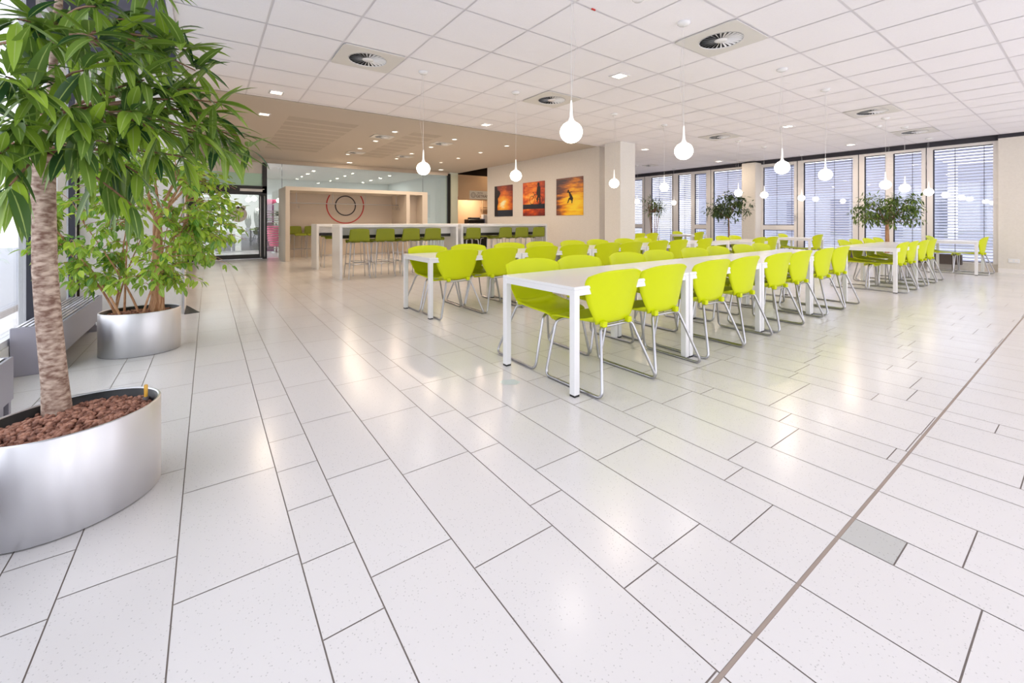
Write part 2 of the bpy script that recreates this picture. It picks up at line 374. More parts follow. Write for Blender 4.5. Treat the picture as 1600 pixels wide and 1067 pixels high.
# ------------------------------------------------------------------ ceiling fittings
def ring_fins(mb, r0, r1, n, z0, z1, mi):
    for k in range(n):
        a = 2*PI*k/n; c, s_ = math.cos(a), math.sin(a); tx, ty = -s_*0.0095, c*0.0095
        mb.add([(r0*c-tx*.5, r0*s_-ty*.5, z0), (r1*c-tx, r1*s_-ty, z0), (r1*c+tx, r1*s_+ty, z1), (r0*c+tx*.5, r0*s_+ty*.5, z1)], [(0, 1, 2, 3)], mi)
        mb.add([(r0*c-tx*.5, r0*s_-ty*.5, z0), (r1*c-tx, r1*s_-ty, z0), (r1*c-tx, r1*s_-ty, z0-.003), (r0*c-tx*.5, r0*s_-ty*.5, z0-.003)], [(0, 1, 2, 3)], mi)
def make_vent(cw, ch):
    t_ = empty('ceiling_vent', (0, 0, ZC))
    p = MB(); n = 48; R = 0.225 if cw > 0.5 else 0.16; hw, hh = cw/2-0.012, ch/2-0.012
    outer = []; inner = []
    for k in range(n):
        a = 2*PI*k/n; c, s_ = math.cos(a), math.sin(a); m_ = max(abs(c)/hw, abs(s_)/hh); outer.append((c/m_, s_/m_, 0)); inner.append((R*c, R*s_, 0))
    p.add(outer+inner, [(k, (k+1) % n, n+(k+1) % n, n+k) for k in range(n)], 0)
    p.add(outer+[(a_, b_, 0.012) for a_, b_, c_ in outer], [(k, (k+1) % n, n+(k+1) % n, n+k) for k in range(n)], 0)
    p.build('plate', M['ventplate'], t_)
    f = MB(); ring_fins(f, R*0.30, R*0.98, 26, 0.0095, -0.002, 0); f.lathe([(0.001, -0.003), (R*.28, -0.003), (R*.3, 0.003)], n=20, caps=(True, False))
    f.lathe([(R*1.0, -0.004), (R*.97, -0.004), (R*.97, 0.004)], n=40, caps=(False, False)); f.build('swirl_fins', M['white'], t_)
    d = MB(); d.lathe([(R*1.0, 0.0), (R*1.0, 0.0125), (0.001, 0.0125)], n=30, caps=(False, False)); d.build('duct', M['black'], t_)
    return t_
VL = {0: 'beige square vent over the near planters', 1: 'beige square vent above the middle of the back table row', 2: 'large square vent between the two front hanging globes',
      3: 'square vent over the far end of the back table row', 4: 'square vent above the separate long table by the windows', 5: 'last square vent before the window wall'}
v0 = make_vent(0.7465, 0.7065)
for i, (x, y) in enumerate(VENTS):
    o = v0 if i == 0 else copy_tree(v0)
    cx = gx[0]+0.7465*math.floor((x-gx[0])/0.7465)+0.373; cy = 1.396+0.7065*math.floor((y-1.396)/0.7065)+0.353
    o.location = (cx, cy, ZC-0.0125); tag(o, VL[i], 'ceiling vent', 'square swirl vents in the tiled ceiling')
k0 = make_vent(0.5, 0.42)
for i, (x, y, lb) in enumerate([(3.33, 9.88, 'vent in the perforated ceiling, nearest the tiled edge, over the bar tables'), (4.87, 9.88, 'vent in the perforated ceiling, toward the photo wall, front row'),
                          (3.47, 12.6, 'vent in the perforated ceiling near the ring niche'), (4.9, 12.5, 'vent in the perforated ceiling, back row toward the photo wall'), (12.78, 9.4, 'small vent in the tiled ceiling beyond the square column')]):
    o = k0 if i == 0 else copy_tree(k0); o.location = (x, y, ZC-0.019); tag(o, lb.replace('nearest the', 'beside the'), 'ceiling vent', 'small vents')
def make_square():
    t_ = empty('ceiling_downlight', (0, 0, ZC-0.002)); f = MB(); s_ = 0.10; q = 0.075
    for a in ((-s_, -s_, s_, -q), (-s_, q, s_, s_), (-s_, -q, -q, q), (q, -q, s_, q)): f.box(a[0], a[1], -0.008, a[2], a[3], 0.0)
    f.build('frame', M['white'], t_); g = MB(); g.box(-q, -q, -0.003, q, q, 0.0); g.build('diffuser', M['lamp'], t_); return t_
SQ = [((0.86, 7.46), 'square downlight in the tiled ceiling at the edge above the planters'), ((0.85, 9.1), 'square downlight in the perforated ceiling by the glass door side'),
      ((4.585, 3.87), 'square downlight in the middle of the tiled ceiling, over the front table'), ((4.66, 7.43), 'square downlight at the tiled ceiling edge above the bar tables'),
      ((9.89, 3.87), 'square downlight over the window end of the front tables'), ((13.6, 3.84), 'square downlight in front of the window blinds'),
      ((9.83, 7.4), 'square downlight beside the square column'), ((13.8, 7.46), 'square downlight near the cream window pillar'),
      ((3.9, 14.9), 'square downlight close to the glass partition, above the rings'), ((7.3, 14.9), 'square downlight near the partition end by the drinks shop')]
s0 = make_square()
for i, ((x, y), lb) in enumerate(SQ):
    o = s0 if i == 0 else copy_tree(s0); o.location = (x, y, ZC-0.004); tag(o, lb, 'ceiling light', 'square downlights')
    ld = bpy.data.lights.new('downlight', 'AREA'); ld.size = 0.14; ld.energy = (4 if x < 8 else 15) if y < 8 else 12; ld.color = (1, 0.80, 0.60)
    lo = bpy.data.objects.new('downlight_beam', ld); COL.objects.link(lo); lo.parent = o; lo.location = (0, 0, -0.012)
def make_round():
    t_ = empty('ceiling_spotlight', (0, 0, ZC-0.002)); f = MB(); f.lathe([(0.085, 0.0), (0.085, -0.006), (0.06, -0.008), (0.055, 0.0)], n=20, caps=(False, False)); f.build('trim_ring', M['white'], t_)
    g = MB(); g.lathe([(0.057, 0.0), (0.001, -0.001)], n=20, caps=(False, False)); g.build('lens', M['lamp'], t_); return t_
r0 = make_round(); n_ = 0
rowname = ['first', 'second', 'third', 'last']; colname = ['closest to the glass door', 'in the middle file', 'closest to the photo wall']
for ci, x in enumerate((3.38, 4.87, 6.42)):
    for ri, y in enumerate((9.2, 10.53, 11.87, 13.1)):
        o = r0 if n_ == 0 else copy_tree(r0); n_ += 1; o.location = (x, y, ZC-0.004)
        tag(o, '%s round spotlight over the bar area, %s' % (rowname[ri], colname[ci]), 'ceiling light', 'round spotlights in the perforated ceiling')
        if (ci+ri) % 2 == 0:
            ld = bpy.data.lights.new('spot', 'AREA'); ld.size = 0.1; ld.energy = 9; ld.color = (1, 0.80, 0.6)
            lo = bpy.data.objects.new('spotlight_beam', ld); COL.objects.link(lo); lo.parent = o; lo.location = (0, 0, -0.014)
def make_pendant():
    t_ = empty('pendant_lamp', (0, 0, ZC))
    c = MB(); c.lathe([(0.062, 0), (0.064, -0.012), (0.045, -0.03), (0.006, -0.034)], n=24); c.build('canopy', M['white'], t_)
    k = MB(); k.tube([(0, 0, -0.03), (0.002, 0, -0.5), (0, 0, -1.05)], 0.0016, 5)
    k.tube([(0.012, 0, -0.03), (0.03, 0.01, -0.35), (0.055, 0.0, -0.6), (0.02, 0, -0.85), (0.004, 0, -1.03)], 0.0011, 5); k.build('cord', M['cord'], t_)
    s_ = MB(); s_.lathe([(0.005, -1.04), (0.008, -1.06), (0.010, -1.12), (0.013, -1.17), (0.023, -1.198), (0.042, -1.218)], n=20); s_.build('stem', M['opal'], t_)
    g = MB(); pr = []
    for q in range(13):
        a = 0.42+(PI-0.42)*q/12; pr.append((max(0.0885*math.sin(a), 0.0005), -1.292+0.086*math.cos(a)))
    g.lathe(pr, n=28); g.build('globe', M['globe'], t_); return t_
p0 = make_pendant()
PX = [2.34, 3.885, 6.12, 7.60, 10.63, 12.0, 14.1]
nm = ['first', 'second', 'third', 'fourth', 'fifth', 'sixth', 'last']
PL = [((x, 2.46), 'globe pendant over the front table line, %s from the planter end' % nm[i]) for i, x in enumerate(PX)]
PL += [((x, 5.30), 'globe pendant over the back table line, %s from the planter end' % nm[i]) for i, x in enumerate([2.34, 3.87, 6.13, 7.67, 10.72, 12.1, 14.5])]
PL += [((12.45, 9.71), 'small far globe pendant just beside the square column edge'), ((14.35, 9.5), 'small far globe pendant before the blinds, beyond the slender tree')]
for i, ((x, y), lb) in enumerate(PL):
    o = p0 if i == 0 else copy_tree(p0); o.location = (x, y, ZC-0.001); tag(o, lb, 'pendant lamp', 'white globe pendants'); o.rotation_euler.z = i*1.3
# detectors and a red clip
def detector(x, y, lb, z=ZC):
    t_ = empty('smoke_detector', (x, y, z)); b = MB(); b.lathe([(0.055, 0), (0.055, -0.018), (0.04, -0.035), (0.001, -0.038)], n=24, caps=(True, False)); b.build('housing', M['white'], t_)
    c = MB(); c.lathe([(0.041, -0.02), (0.047, -0.024), (0.043, -0.03)], n=20, caps=(False, False)); c.build('sensor_slot', M['dark'], t_); tag(t_, lb, 'smoke detector')
detector(3.12, 2.42, 'white smoke detector at the ceiling above the front table')
detector(11.4, 2.75, 'small white detector on the ceiling near the windows')
rc = MB(); rc.box(-0.022, -0.006, -0.012, 0.022, 0.006, 0); tag(rc.build('ceiling_clip', M['red'], loc=(2.95, 2.80, ZC)), 'small red clip on the ceiling grid line', 'clip')
# ------------------------------------------------------------------ right window wall  (X = 15)
XW = 15.0
wb = MB(); wb.box(14.86, -4.6, 0, 15.25, 1.43, 3.1, 0); wb.box(XW, 1.43, 0, 15.25, 13.4, 0.17, 0); struct('wall_right', wb, M['wall'])
bb = MB(); bb.box(14.845, -4.6, 0, 14.862, 1.43, 0.10, 0); struct('baseboard_right', bb, M['frame'])
ol = MB(); ol.box(14.846, 1.11, 0.24, 14.861, 1.28, 0.33, 0, 0.004); o_ = tag(ol.build('power_outlet', M['white']), 'white double power outlet low on the cream wall', 'power outlet')
for dy in (1.155, 1.235):
    q = MB(); q.lathe([(0.027, 0), (0.027, 0.004)], n=16); so = q.build('socket', M['frame'], o_); so.location = (14.846, dy, 0.285); so.rotation_euler = (0, -PI/2, 0)
cp = MB(); cp.box(14.55, 6.64, 0, 15.2, 7.09, 3.12, 0, 0.02); struct('wall_pillar_1', cp, M['wall'])
winid = [0]
def window(y0, y1, glasses, handle=None):
    winid[0] += 1
    t_ = empty('window_%d' % winid[0], (XW, (y0+y1)/2, 0.17)); t_['kind'] = 'structure'
    yc = (y0+y1)/2
    f = MB(); gk = MB(); g = MB(); x0, x1 = -0.03, 0.07
    cuts = [y0]+[c for gl in glasses for c in (gl[0], gl[1])]+[y1]
    for i in range(0, len(cuts), 2): f.box(x0, cuts[i]-yc, 0, x1, cuts[i+1]-yc, 2.90, 0, 0.004)
    for (a, b, spans) in glasses:
        z = 0.0
        for (za, zb) in spans:
            f.box(x0, a-yc, z-0.0, x1, b-yc, za-0.17, 0); z = zb-0.17
            g.box(0.035, a-yc, za-0.17, 0.043, b-yc, zb-0.17)
            gk.box(-0.012, b-yc-0.022, za-0.17, 0.036, b-yc, zb-0.17); gk.box(-0.01, a-yc, zb-0.185, 0.036, b-yc, zb-0.17); gk.box(-0.01, a-yc, za-0.17, 0.036, b-yc, za-0.155)
        f.box(x0, a-yc, z, x1, b-yc, 2.90, 0)
    gk.box(-0.034, y1-yc-0.018, 0, -0.028, y1-yc-0.002, 2.90)
    f.build('frame', M['frame'], t_); g.build('pane', M['glass'], t_); gk.build('gasket', M['gasket'], t_)
    if handle: h = MB(); h.box(-0.05, handle-yc-0.01, 1.15, -0.03, handle-yc+0.01, 1.2); h.box(-0.07, handle-yc-0.01, 1.02, -0.052, handle-yc+0.01, 1.2, 0, 0.004); h.build('window_handle', M['chrome'], t_)
FULL = [(0.20, 3.0)]; SPL = [(0.22, 0.91), (1.06, 2.97)]
window(1.43, 2.667, [(1.52, 2.536, FULL)])
window(2.667, 4.06, [(2.751, 3.305, FULL), (3.465, 3.922, FULL)])
window(4.06, 5.594, [(4.184, 5.418, FULL)])
window(5.594, 6.70, [(5.683, 6.592, SPL)], 5.64)
window(7.05, 8.40, [(7.12, 8.304, FULL)])
window(8.40, 9.96, [(8.573, 9.03, SPL), (9.187, 9.729, FULL)], 8.52)
window(9.96, 11.3, [(10.0, 10.97, FULL)])
window(11.3, 13.3, [(11.42, 12.5, SPL)])
# external blinds
bl = [('first', 1.45, 2.62), ('second', 2.70, 4.02), ('third', 4.1, 5.5), ('fourth', 5.62, 6.66), ('fifth', 7.1, 8.36), ('sixth', 8.45, 9.9), ('seventh', 9.98, 11.2), ('eighth', 11.35, 13.2)]
bwall = ['by the cream wall', 'behind the round-crowned tree', 'between two white frames', 'next to the cream pillar', 'behind the dark-leaved tree', 'above the far small table', 'behind the slender tree', 'beside the square column']
for i, (nm_, y0, y1) in enumerate(bl):
    t_ = empty('venetian_blind', (15.24, (y0+y1)/2, 0.17)); yc = (y0+y1)/2
    s_ = MB(); pitch = 0.074; n = 39; flat = 0.022
    for k in range(n):
        z = 0.05+k*pitch; dz = 0.024 if k*pitch < 1.8 else 0.033
        s_.add([(-0.036, y0-yc, z-dz), (-0.036, y1-yc, z-dz), (-0.012, y1-yc, z-dz*.2+0.004), (-0.012, y0-yc, z-dz*.2+0.004), (0.012, y1-yc, z+dz*.45+0.003), (0.012, y0-yc, z+dz*.45+0.003), (0.036, y1-yc, z+dz), (0.036, y0-yc, z+dz)],
               [(0, 1, 2, 3), (3, 2, 4, 5), (5, 4, 6, 7)], 0, True)
    s_.build('slats', M['slat'], t_); c = MB()
    for q in (0.2, 0.62) if y1-y0 < 1.35 else (0.12, 0.42, 0.78): c.box(-0.042, y0-yc+(y1-y0)*q-0.005, 0, -0.038, y0-yc+(y1-y0)*q+0.005, 2.9)
    c.build('lift_tape', M['gasket'], t_); h = MB(); h.box(-0.05, y0-yc, 2.88, 0.05, y1-yc, 2.95); h.build('head_rail', M['slat'], t_)
    tag(t_, 'pale venetian blind outside the %s window, %s' % (nm_, bwall[i]), 'blind', 'venetian blinds outside the window wall')
# things outside the right windows
gb = MB(); gb.box(15.3, -12, -0.3, 60, 45, -0.05, 0); struct('ground', gb, M['paving'])
for (nm_, x, y0, y1, h, lb) in [('office_building', 27, 5, 16, 2.4, 'pale low office block with dark windows seen through the blinds'), ('office_building', 30, -6, 4.2, 2.05, 'pale pavilion with tall dark openings seen through the first blind')]:
    t_ = empty(nm_, (x, (y0+y1)/2, -0.05)); yc = (y0+y1)/2; b = MB(); b.box(0, y0-yc, 0, 6, y1-yc, h+2); b.build('wall', M['facade'], t_)
    k = y0+0.6
    while k < y1-1.2:
        q = MB(); q.box(-0.03, k-yc, 0.5, 0.02, k-yc+0.8, h); q.build('window', M['darkglass'], t_); k += 2.1
    tag(t_, lb, 'building')
# convectors by the right windows
def convector(x, y, L_, lb, dark):
    t_ = empty('convector_heater', (x, y, 0)); b = MB(); b.box(-0.06, 0, 0.13, 0.06, L_, 0.37, 0, 0.004); b.build('casing', M['brownbox'] if dark else M['heater'], t_)
    for q in (0.15, L_-0.15): l = MB(); l.box(-0.02, q-0.02, 0, 0.02, q+0.02, 0.13); l.build('foot', M['brownbox'] if dark else M['heater'], t_)
    g = MB()
    for q in range(4): g.box(-0.045+q*0.026, 0.02, 0.37, -0.035+q*0.026, L_-0.02, 0.374)
    g.build('grille', M['black'], t_); tag(t_, lb, 'heater', 'brown heaters under the blinds'); return t_
convector(14.82, 2.0, 1.15, 'dark brown heater under the window behind the corner table', True)
convector(14.82, 4.15, 1.6, 'dark brown heater behind the planter of the round-crowned tree', True)
convector(14.82, 7.3, 2.3, 'dark brown heater behind the dark-leaved tree', True)
# ------------------------------------------------------------------ picture wall, column, far wall
pw = MB(); pw.box(8.45, 7.81, 0, 8.72, 13.37, ZC-0.002, 0); struct('wall_pictures', pw, M['wallpic'])
colm = MB(); colm.box(8.33, 7.0, 0, 8.90, 7.52, ZC-0.001, 0, 0.006); struct('wall_pillar_2', colm, M['wallwhite'])
fw = MB(); fw.box(8.72, 13.37, 0, 15.3, 13.5, ZC, 0); struct('wall_back', fw, M['wall'])
# dark board with notes on the end behind the column
tb_ = empty('notice_board', (9.1, 8.6, 0)); q = MB(); q.box(0, 0, 0.0, 0.3, 0.04, 2.7, 0); q.build('board', M['peach'], tb_)
for z0, z1, mt in [(2.42, 2.5, 'black'), (1.9, 2.0, 'green_glass'), (1.76, 1.82, 'red'), (1.55, 1.68, 'black')]: q = MB(); q.box(0.0, -0.006, z0, 0.28, -0.001, z1); q.build('notice', M[mt], tb_)
tag(tb_, 'narrow peach board with small notices behind the square column', 'notice board')
def print_mat(name, kind):
    m = pmat(name, (0.5, 0.2, 0.05), 0.3); t = N(m, 'TexCoord'); s = N(m, 'SeparateXYZ'); L(m, t.outputs['Object'], s.inputs[0])
    n = N(m, 'TexNoise'); n.inputs['Scale'].default_value = 2.2; n.inputs['Detail'].default_value = 7; n.inputs['Roughness'].default_value = 0.6
    mp = N(m, 'Mapping'); mp.inputs['Scale'].default_value = (1, 1, 3.2) if kind != 3 else (1, 0.8, 5.0); L(m, t.outputs['Object'], mp.inputs[0]); L(m, mp.outputs[0], n.inputs['Vector'])
    # distance to the sun centre
    vy, vz, rad = {1: (-0.02, -0.10, 0.85), 2: (0.10, 0.10, 1.3), 3: (-0.25, -0.25, 0.95)}[kind]
    a = N(m, 'Math', operation='SUBTRACT'); a.inputs[1].default_value = vy; L(m, s.outputs['Y'], a.inputs[0])
    b = N(m, 'Math', operation='SUBTRACT'); b.inputs[1].default_value = vz; L(m, s.outputs['Z'], b.inputs[0])
    c = N(m, 'CombineXYZ'); L(m, a.outputs[0], c.inputs[0]); L(m, b.outputs[0], c.inputs[1]); ln = N(m, 'VectorMath', operation='LENGTH'); L(m, c.outputs[0], ln.inputs[0])
    d = N(m, 'MapRange'); d.inputs['From Max'].default_value = rad; d.inputs['To Min'].default_value = 1; d.inputs['To Max'].default_value = 0.0; L(m, ln.outputs['Value'], d.inputs['Value'])
    e = N(m, 'MapRange'); e.inputs['From Min'].default_value = 0.3; e.inputs['From Max'].default_value = 0.7; e.inputs['To Min'].default_value = -0.16 if kind == 1 else -0.28; e.inputs['To Max'].default_value = 0.16 if kind == 1 else 0.24; L(m, n.outputs['Fac'], e.inputs['Value'])
    ad = N(m, 'Math', operation='ADD'); L(m, d.outputs[0], ad.inputs[0]); L(m, e.outputs[0], ad.inputs[1])
    r = N(m, 'ValToRGB'); cr = r.color_ramp; L(m, ad.outputs[0], r.inputs[0])
    st = {1: [(0.0, (0.02, 0.01, 0.02)), (0.3, (0.25, 0.03, 0.01)), (0.55, (0.75, 0.16, 0.01)), (0.8, (1.0, 0.5, 0.04)), (0.97, (1, 0.95, 0.6))],
          2: [(0.0, (0.03, 0.01, 0.02)), (0.35, (0.20, 0.02, 0.015)), (0.6, (0.60, 0.07, 0.01)), (0.85, (0.95, 0.28, 0.02)), (1.0, (1, 0.5, 0.1))],
          3: [(0.0, (0.06, 0.03, 0.04)), (0.2, (0.22, 0.07, 0.04)), (0.42, (0.75, 0.25, 0.02)), (0.6, (0.95, 0.52, 0.02)), (0.85, (1.0, 0.72, 0.04))]}[kind]
    cr.elements[0].position = st[0][0]; cr.elements[0].color = (*st[0][1], 1); cr.elements[1].position = st[-1][0]; cr.elements[1].color = (*st[-1][1], 1)
    for p_, c_ in st[1:-1]: el = cr.elements.new(p_); el.color = (*c_, 1)
    if kind in (1, 2):
        zz = -0.32 if kind == 1 else -0.17; lo = -0.6 if kind == 1 else -0.32
        g1 = N(m, 'Math', operation='LESS_THAN'); g1.inputs[1].default_value = zz; L(m, s.outputs['Z'], g1.inputs[0])
        g2 = N(m, 'Math', operation='GREATER_THAN'); g2.inputs[1].default_value = lo; L(m, s.outputs['Z'], g2.inputs[0])
        g = N(m, 'Math', operation='MULTIPLY'); L(m, g1.outputs[0], g.inputs[0]); L(m, g2.outputs[0], g.inputs[1])
        mx = N(m, 'Mix', data_type='RGBA'); mx.inputs[7].default_value = (0.01, 0.014, 0.03, 1); L(m, g.outputs[0], mx.inputs[0]); L(m, r.outputs[0], mx.inputs[6]); L(m, mx.outputs[2], BS(m).inputs['Base Color'])
    else: L(m, r.outputs[0], BS(m).inputs['Base Color'])
    return m
def poly(pts, x=-0.021):   # flat silhouette in the (y, z) plane, y runs toward the camera side
    s_ = MB(); n = len(pts); s_.add([(x, -p[0], p[1]) for p in pts], [tuple(range(n))]); return s_
def stroke(s_, pts, wd, x=-0.0212):
    for i in range(len(pts)-1):
        a, b = Vector((pts[i][0], pts[i][1])), Vector((pts[i+1][0], pts[i+1][1])); d = (b-a).normalized(); n = Vector((-d.y, d.x))*wd/2
        s_.add([(x, -(a+n).x, (a+n).y), (x, -(b+n).x, (b+n).y), (x, -(b-n).x, (b-n).y), (x, -(a-n).x, (a-n).y)], [(0, 1, 2, 3)])
PIC = [(1, 12.30, 'sunset photo print with a bright sun low beside a dark cliff, farthest of three', 'dark'),
       (2, 10.60, 'red sunset photo print with a cyclist silhouette mirrored in water, middle of three', 'cyclist'),
       (3, 8.95, 'golden sunset photo print with a leaping figure silhouette, beside the square column', 'leaper')]
for kind, y, lb, _ in PIC:
    t_ = empty('photo_print', (8.449, y, 1.90)); c = MB(); c.box(-0.02, -0.55, -0.54, -0.0, 0.55, 0.54, 0); c.build('canvas', [print_mat('sunset_print_%d' % kind, kind)], t_)
    s_ = MB()
    if kind == 1:
        s_ = poly([(-0.545, 0.53), (-0.40, 0.53), (-0.36, 0.40), (-0.22, 0.36), (-0.16, 0.27), (-0.25, 0.16), (-0.33, 0.10), (-0.31, -0.05), (-0.36, -0.2), (-0.34, -0.45), (-0.30, -0.53), (-0.545, -0.53)])
    elif kind == 2:
        for cx in (-0.06, 0.33):
            P_ = [(cx+0.13*math.cos(a*PI/9), -0.04+0.13*math.sin(a*PI/9)) for a in range(19)]; stroke(s_, P_, 0.016)
        stroke(s_, [(-0.06, -0.04), (0.06, 0.14), (0.25, 0.12), (0.33, -0.04), (0.16, -0.03), (0.06, 0.14), (0.02, 0.2), (-0.03, 0.21)], 0.018); stroke(s_, [(0.16, -0.03), (0.25, 0.14)], 0.018)
        s_.add([(-0.0214, -p[0], p[1]) for p in [(0.16, 0.16), (0.20, 0.36), (0.24, 0.40), (0.32, 0.40), (0.36, 0.34), (0.36, 0.12), (0.37, -0.16), (0.31, -0.16), (0.29, 0.06), (0.22, -0.1), (0.17, -0.1), (0.21, 0.1)]], [tuple(range(12))])
        s_.add([(-0.0214, -(0.26+0.055*math.cos(a)), 0.45+0.06*math.sin(a)) for a in [k*PI/6 for k in range(12)]], [tuple(range(12))])
    else:
        s_.add([(-0.0214, -p[0], p[1]) for p in [(-0.02, 0.14), (0.04, 0.12), (0.12, 0.02), (0.17, -0.06), (0.15, -0.12), (0.13, -0.2), (0.10, -0.2), (0.10, -0.12), (0.02, -0.09), (-0.03, -0.18), (-0.08, -0.2), (-0.02, -0.06), (0.03, -0.03), (0.0, 0.06)]], [tuple(range(14))])
        stroke(s_, [(0.0, 0.11), (-0.09, 0.13)], 0.025); stroke(s_, [(0.02, 0.12), (0.13, 0.12)], 0.022); s_.add([(-0.0216, -(-0.03+0.035*math.cos(a)), 0.16+0.035*math.sin(a)) for a in [k*PI/6 for k in range(12)]], [tuple(range(12))])
    s_.build('silhouette', M['silh'], t_); tag(t_, lb, 'picture', 'sunset photo prints')
# ------------------------------------------------------------------ side facade (X = -1.25)
XF = -1.25
lf = MB(); lf.box(XF-0.15, -4.6, 0, XF+0.03, 6.86, 0.24, 0); struct('wall_left', lf, M['wallwhite'])
fid = 8
for (y0, y1) in [(-4.5, -2.5), (-2.5, -0.5), (-0.5, 1.5), (1.5, 3.5), (3.5, 5.5), (5.5, 6.85)]:
    fid += 1; t_ = empty('window_%d' % fid, (XF, (y0+y1)/2, 0.24)); t_['kind'] = 'structure'; yc = (y0+y1)/2; f = MB(); h = 3.0
    f.box(-0.07, y0-yc, 0, 0.03, y0-yc+0.09, h, 0, 0.004); f.box(-0.07, y1-yc-0.09, 0, 0.03, y1-yc, h, 0, 0.004); f.box(-0.06, y0-yc+0.09, 0, 0.02, y1-yc-0.09, 0.05); f.box(-0.06, y0-yc+0.09, h-0.07, 0.02, y1-yc-0.09, h)
    if y0 > 5.4: f.box(-0.06, 6.05-yc, 0.05, 0.035, 6.38-yc, h-0.07)
    f.build('frame', M['white'], t_); g = MB(); g.box(-0.03, y0-yc+0.09, 0.05, -0.022, y1-yc-0.09, h-0.07); g.build('pane', M['glass'], t_)
    k = MB(); k.box(-0.02, y0-yc+0.088, 0.0, 0.0, y0-yc+0.105, h); k.box(-0.02, y1-yc-0.105, 0.0, 0.033, y1-yc-0.092, h); k.build('gasket', M['gasket'], t_)
ul = MB(); ul.box(XF-0.12, -4.6, 3.24, XF+0.03, 6.9, 3.45); struct('trim_2', ul, M['soffit'])
fl = MB(); fl.box(-30, -20, -0.3, -1.42, 30, -0.06); struct('ground_side', fl, M['paving'])
# grey bench heaters on the facade
def bench(y0, y1, lb):
    t_ = empty('bench_heater', (-1.09, y0, 0)); Ln = y1-y0
    b = MB(); b.box(0.12, 0, 0.115, 0.14, Ln, 0.37, 0, 0.003); b.box(-0.11, 0.03, 0.13, 0.12, Ln-0.03, 0.345); b.build('casing', M['heater'], t_)
    for q in (0, Ln-0.03): e = MB(); e.box(-0.125, q, 0.0, 0.13, q+0.03, 0.37, 0, 0.003); e.build('end_panel', M['heater'], t_)
    l = MB(); l.box(0.06, Ln-0.16, 0, 0.12, Ln-0.08, 0.13); l.build('foot', M['heater'], t_)
    g = MB()
    for q in range(7): g.box(-0.105+q*0.033, 0.03, 0.345, -0.088+q*0.033, Ln-0.03, 0.372)
    g.build('grille', M['steel'], t_); tag(t_, lb, 'heater', 'grey bench heaters along the glass front')
bench(4.80, 6.45, 'grey slatted bench heater behind the small-leaved tree planter')
bench(1.2, 3.82, 'grey bench heater under the glass front behind the big planter')
# white partition block behind the second planter
kw = MB(); kw.box(-1.42, 6.87, 0, -1.26, 15.56, 3.5, 0); struct('wall_kitchen', kw, M['wall'])
pb = MB(); pb.box(-1.2, 6.87, 0, -0.25, 7.5, 3.1, 0); struct('wall_partition', pb, M['wallwhite'])
pc = MB(); pc.box(-0.262, 6.852, 0, -0.245, 6.885, 2.3); struct('trim_3', pc, M['chrome'])
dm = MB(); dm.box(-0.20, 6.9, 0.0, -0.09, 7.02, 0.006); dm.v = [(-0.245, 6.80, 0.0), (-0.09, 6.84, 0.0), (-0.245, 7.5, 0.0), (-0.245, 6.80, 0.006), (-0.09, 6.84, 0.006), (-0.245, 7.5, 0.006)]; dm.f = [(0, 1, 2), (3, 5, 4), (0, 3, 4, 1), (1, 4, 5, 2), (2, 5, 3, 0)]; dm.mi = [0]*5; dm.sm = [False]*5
tag(dm.build('floor_surface', M['black']), 'flat black triangle on the floor beside the white partition', 'mat')  # thin black triangle lying at the foot of the partition
# ------------------------------------------------------------------ glass partition (Y = 15.6), door, lobby
YP = 15.6
def pane(x0, x1, z0, z1, name, mat, nm_='pane'):
    q = MB(); q.box(x0, YP, z0, x1, YP+0.012, z1); return q
hd = MB(); hd.box(-1.3, YP-0.04, 3.05, 8.0, YP+0.05, ZC+0.3); struct('trim_4', hd, M['perf'])
t_ = empty('door_1', (0.5, YP, 0)); t_['kind'] = 'structure'
f = MB(); xl, xr = on_y(293, YP), on_y(417, YP); dx = 0.5
def ab(x): return x-dx
f.box(ab(xr)-0.13, -0.05, 0, ab(xr), 0.05, 3.05); f.box(ab(xl)-0.0, -0.05, 0, ab(xl)+0.14, 0.05, 2.35); f.box(ab(xl), -0.05, 2.08, ab(xr), 0.05, 2.30); f.build('frame', M['black'], t_)
f = MB(); xa, xb = ab(xl)+0.14, ab(xr)-0.13
f.box(xa, -0.03, 0.02, xa+0.07, 0.03, 2.08); f.box(xb-0.09, -0.03, 0.02, xb, 0.03, 2.08); f.box(xa+0.07, -0.03, 0.02, xb-0.09, 0.03, 0.15); f.box(xa+0.07, -0.03, 2.02, xb-0.09, 0.03, 2.08); f.build('leaf', M['black'], t_)
g = MB(); g.box(xa+0.07, -0.006, 0.15, xb-0.09, 0.006, 2.02); g.build('pane', M['partglass'], t_)
c = MB(); c.box(0.3, -0.09, 2.12, xb, -0.052, 2.2); c.tube([(xb-0.4, -0.1, 2.14), (xb+0.05, -0.08, 2.2)], 0.012); c.build('door_closer', M['white'], t_)
for hx in (xb-0.055, xb+0.055): h = MB(); h.tube(fillet([(hx, -0.05, 0.05), (hx, -0.11, 0.08), (hx, -0.11, 1.97), (hx, -0.05, 2.0)], 0.03), 0.016, 10); h.build('handle_bar', M['chrome'], t_)
f = MB(); f.box(-1.2, YP, 2.30, xr-0.13, YP+0.02, 2.70); struct('window_15', f, M['green_glass'])
f = MB(); f.box(-1.3, YP, 2.70, xr-0.13, YP+0.02, 3.05); f.box(-1.3, YP, 0, xl, YP+0.02, 2.30); struct('wall_lobby_front', f, M['wallwhite'])
xs = [xr+0.005, on_y(441, YP), on_y(661, YP), 7.93]
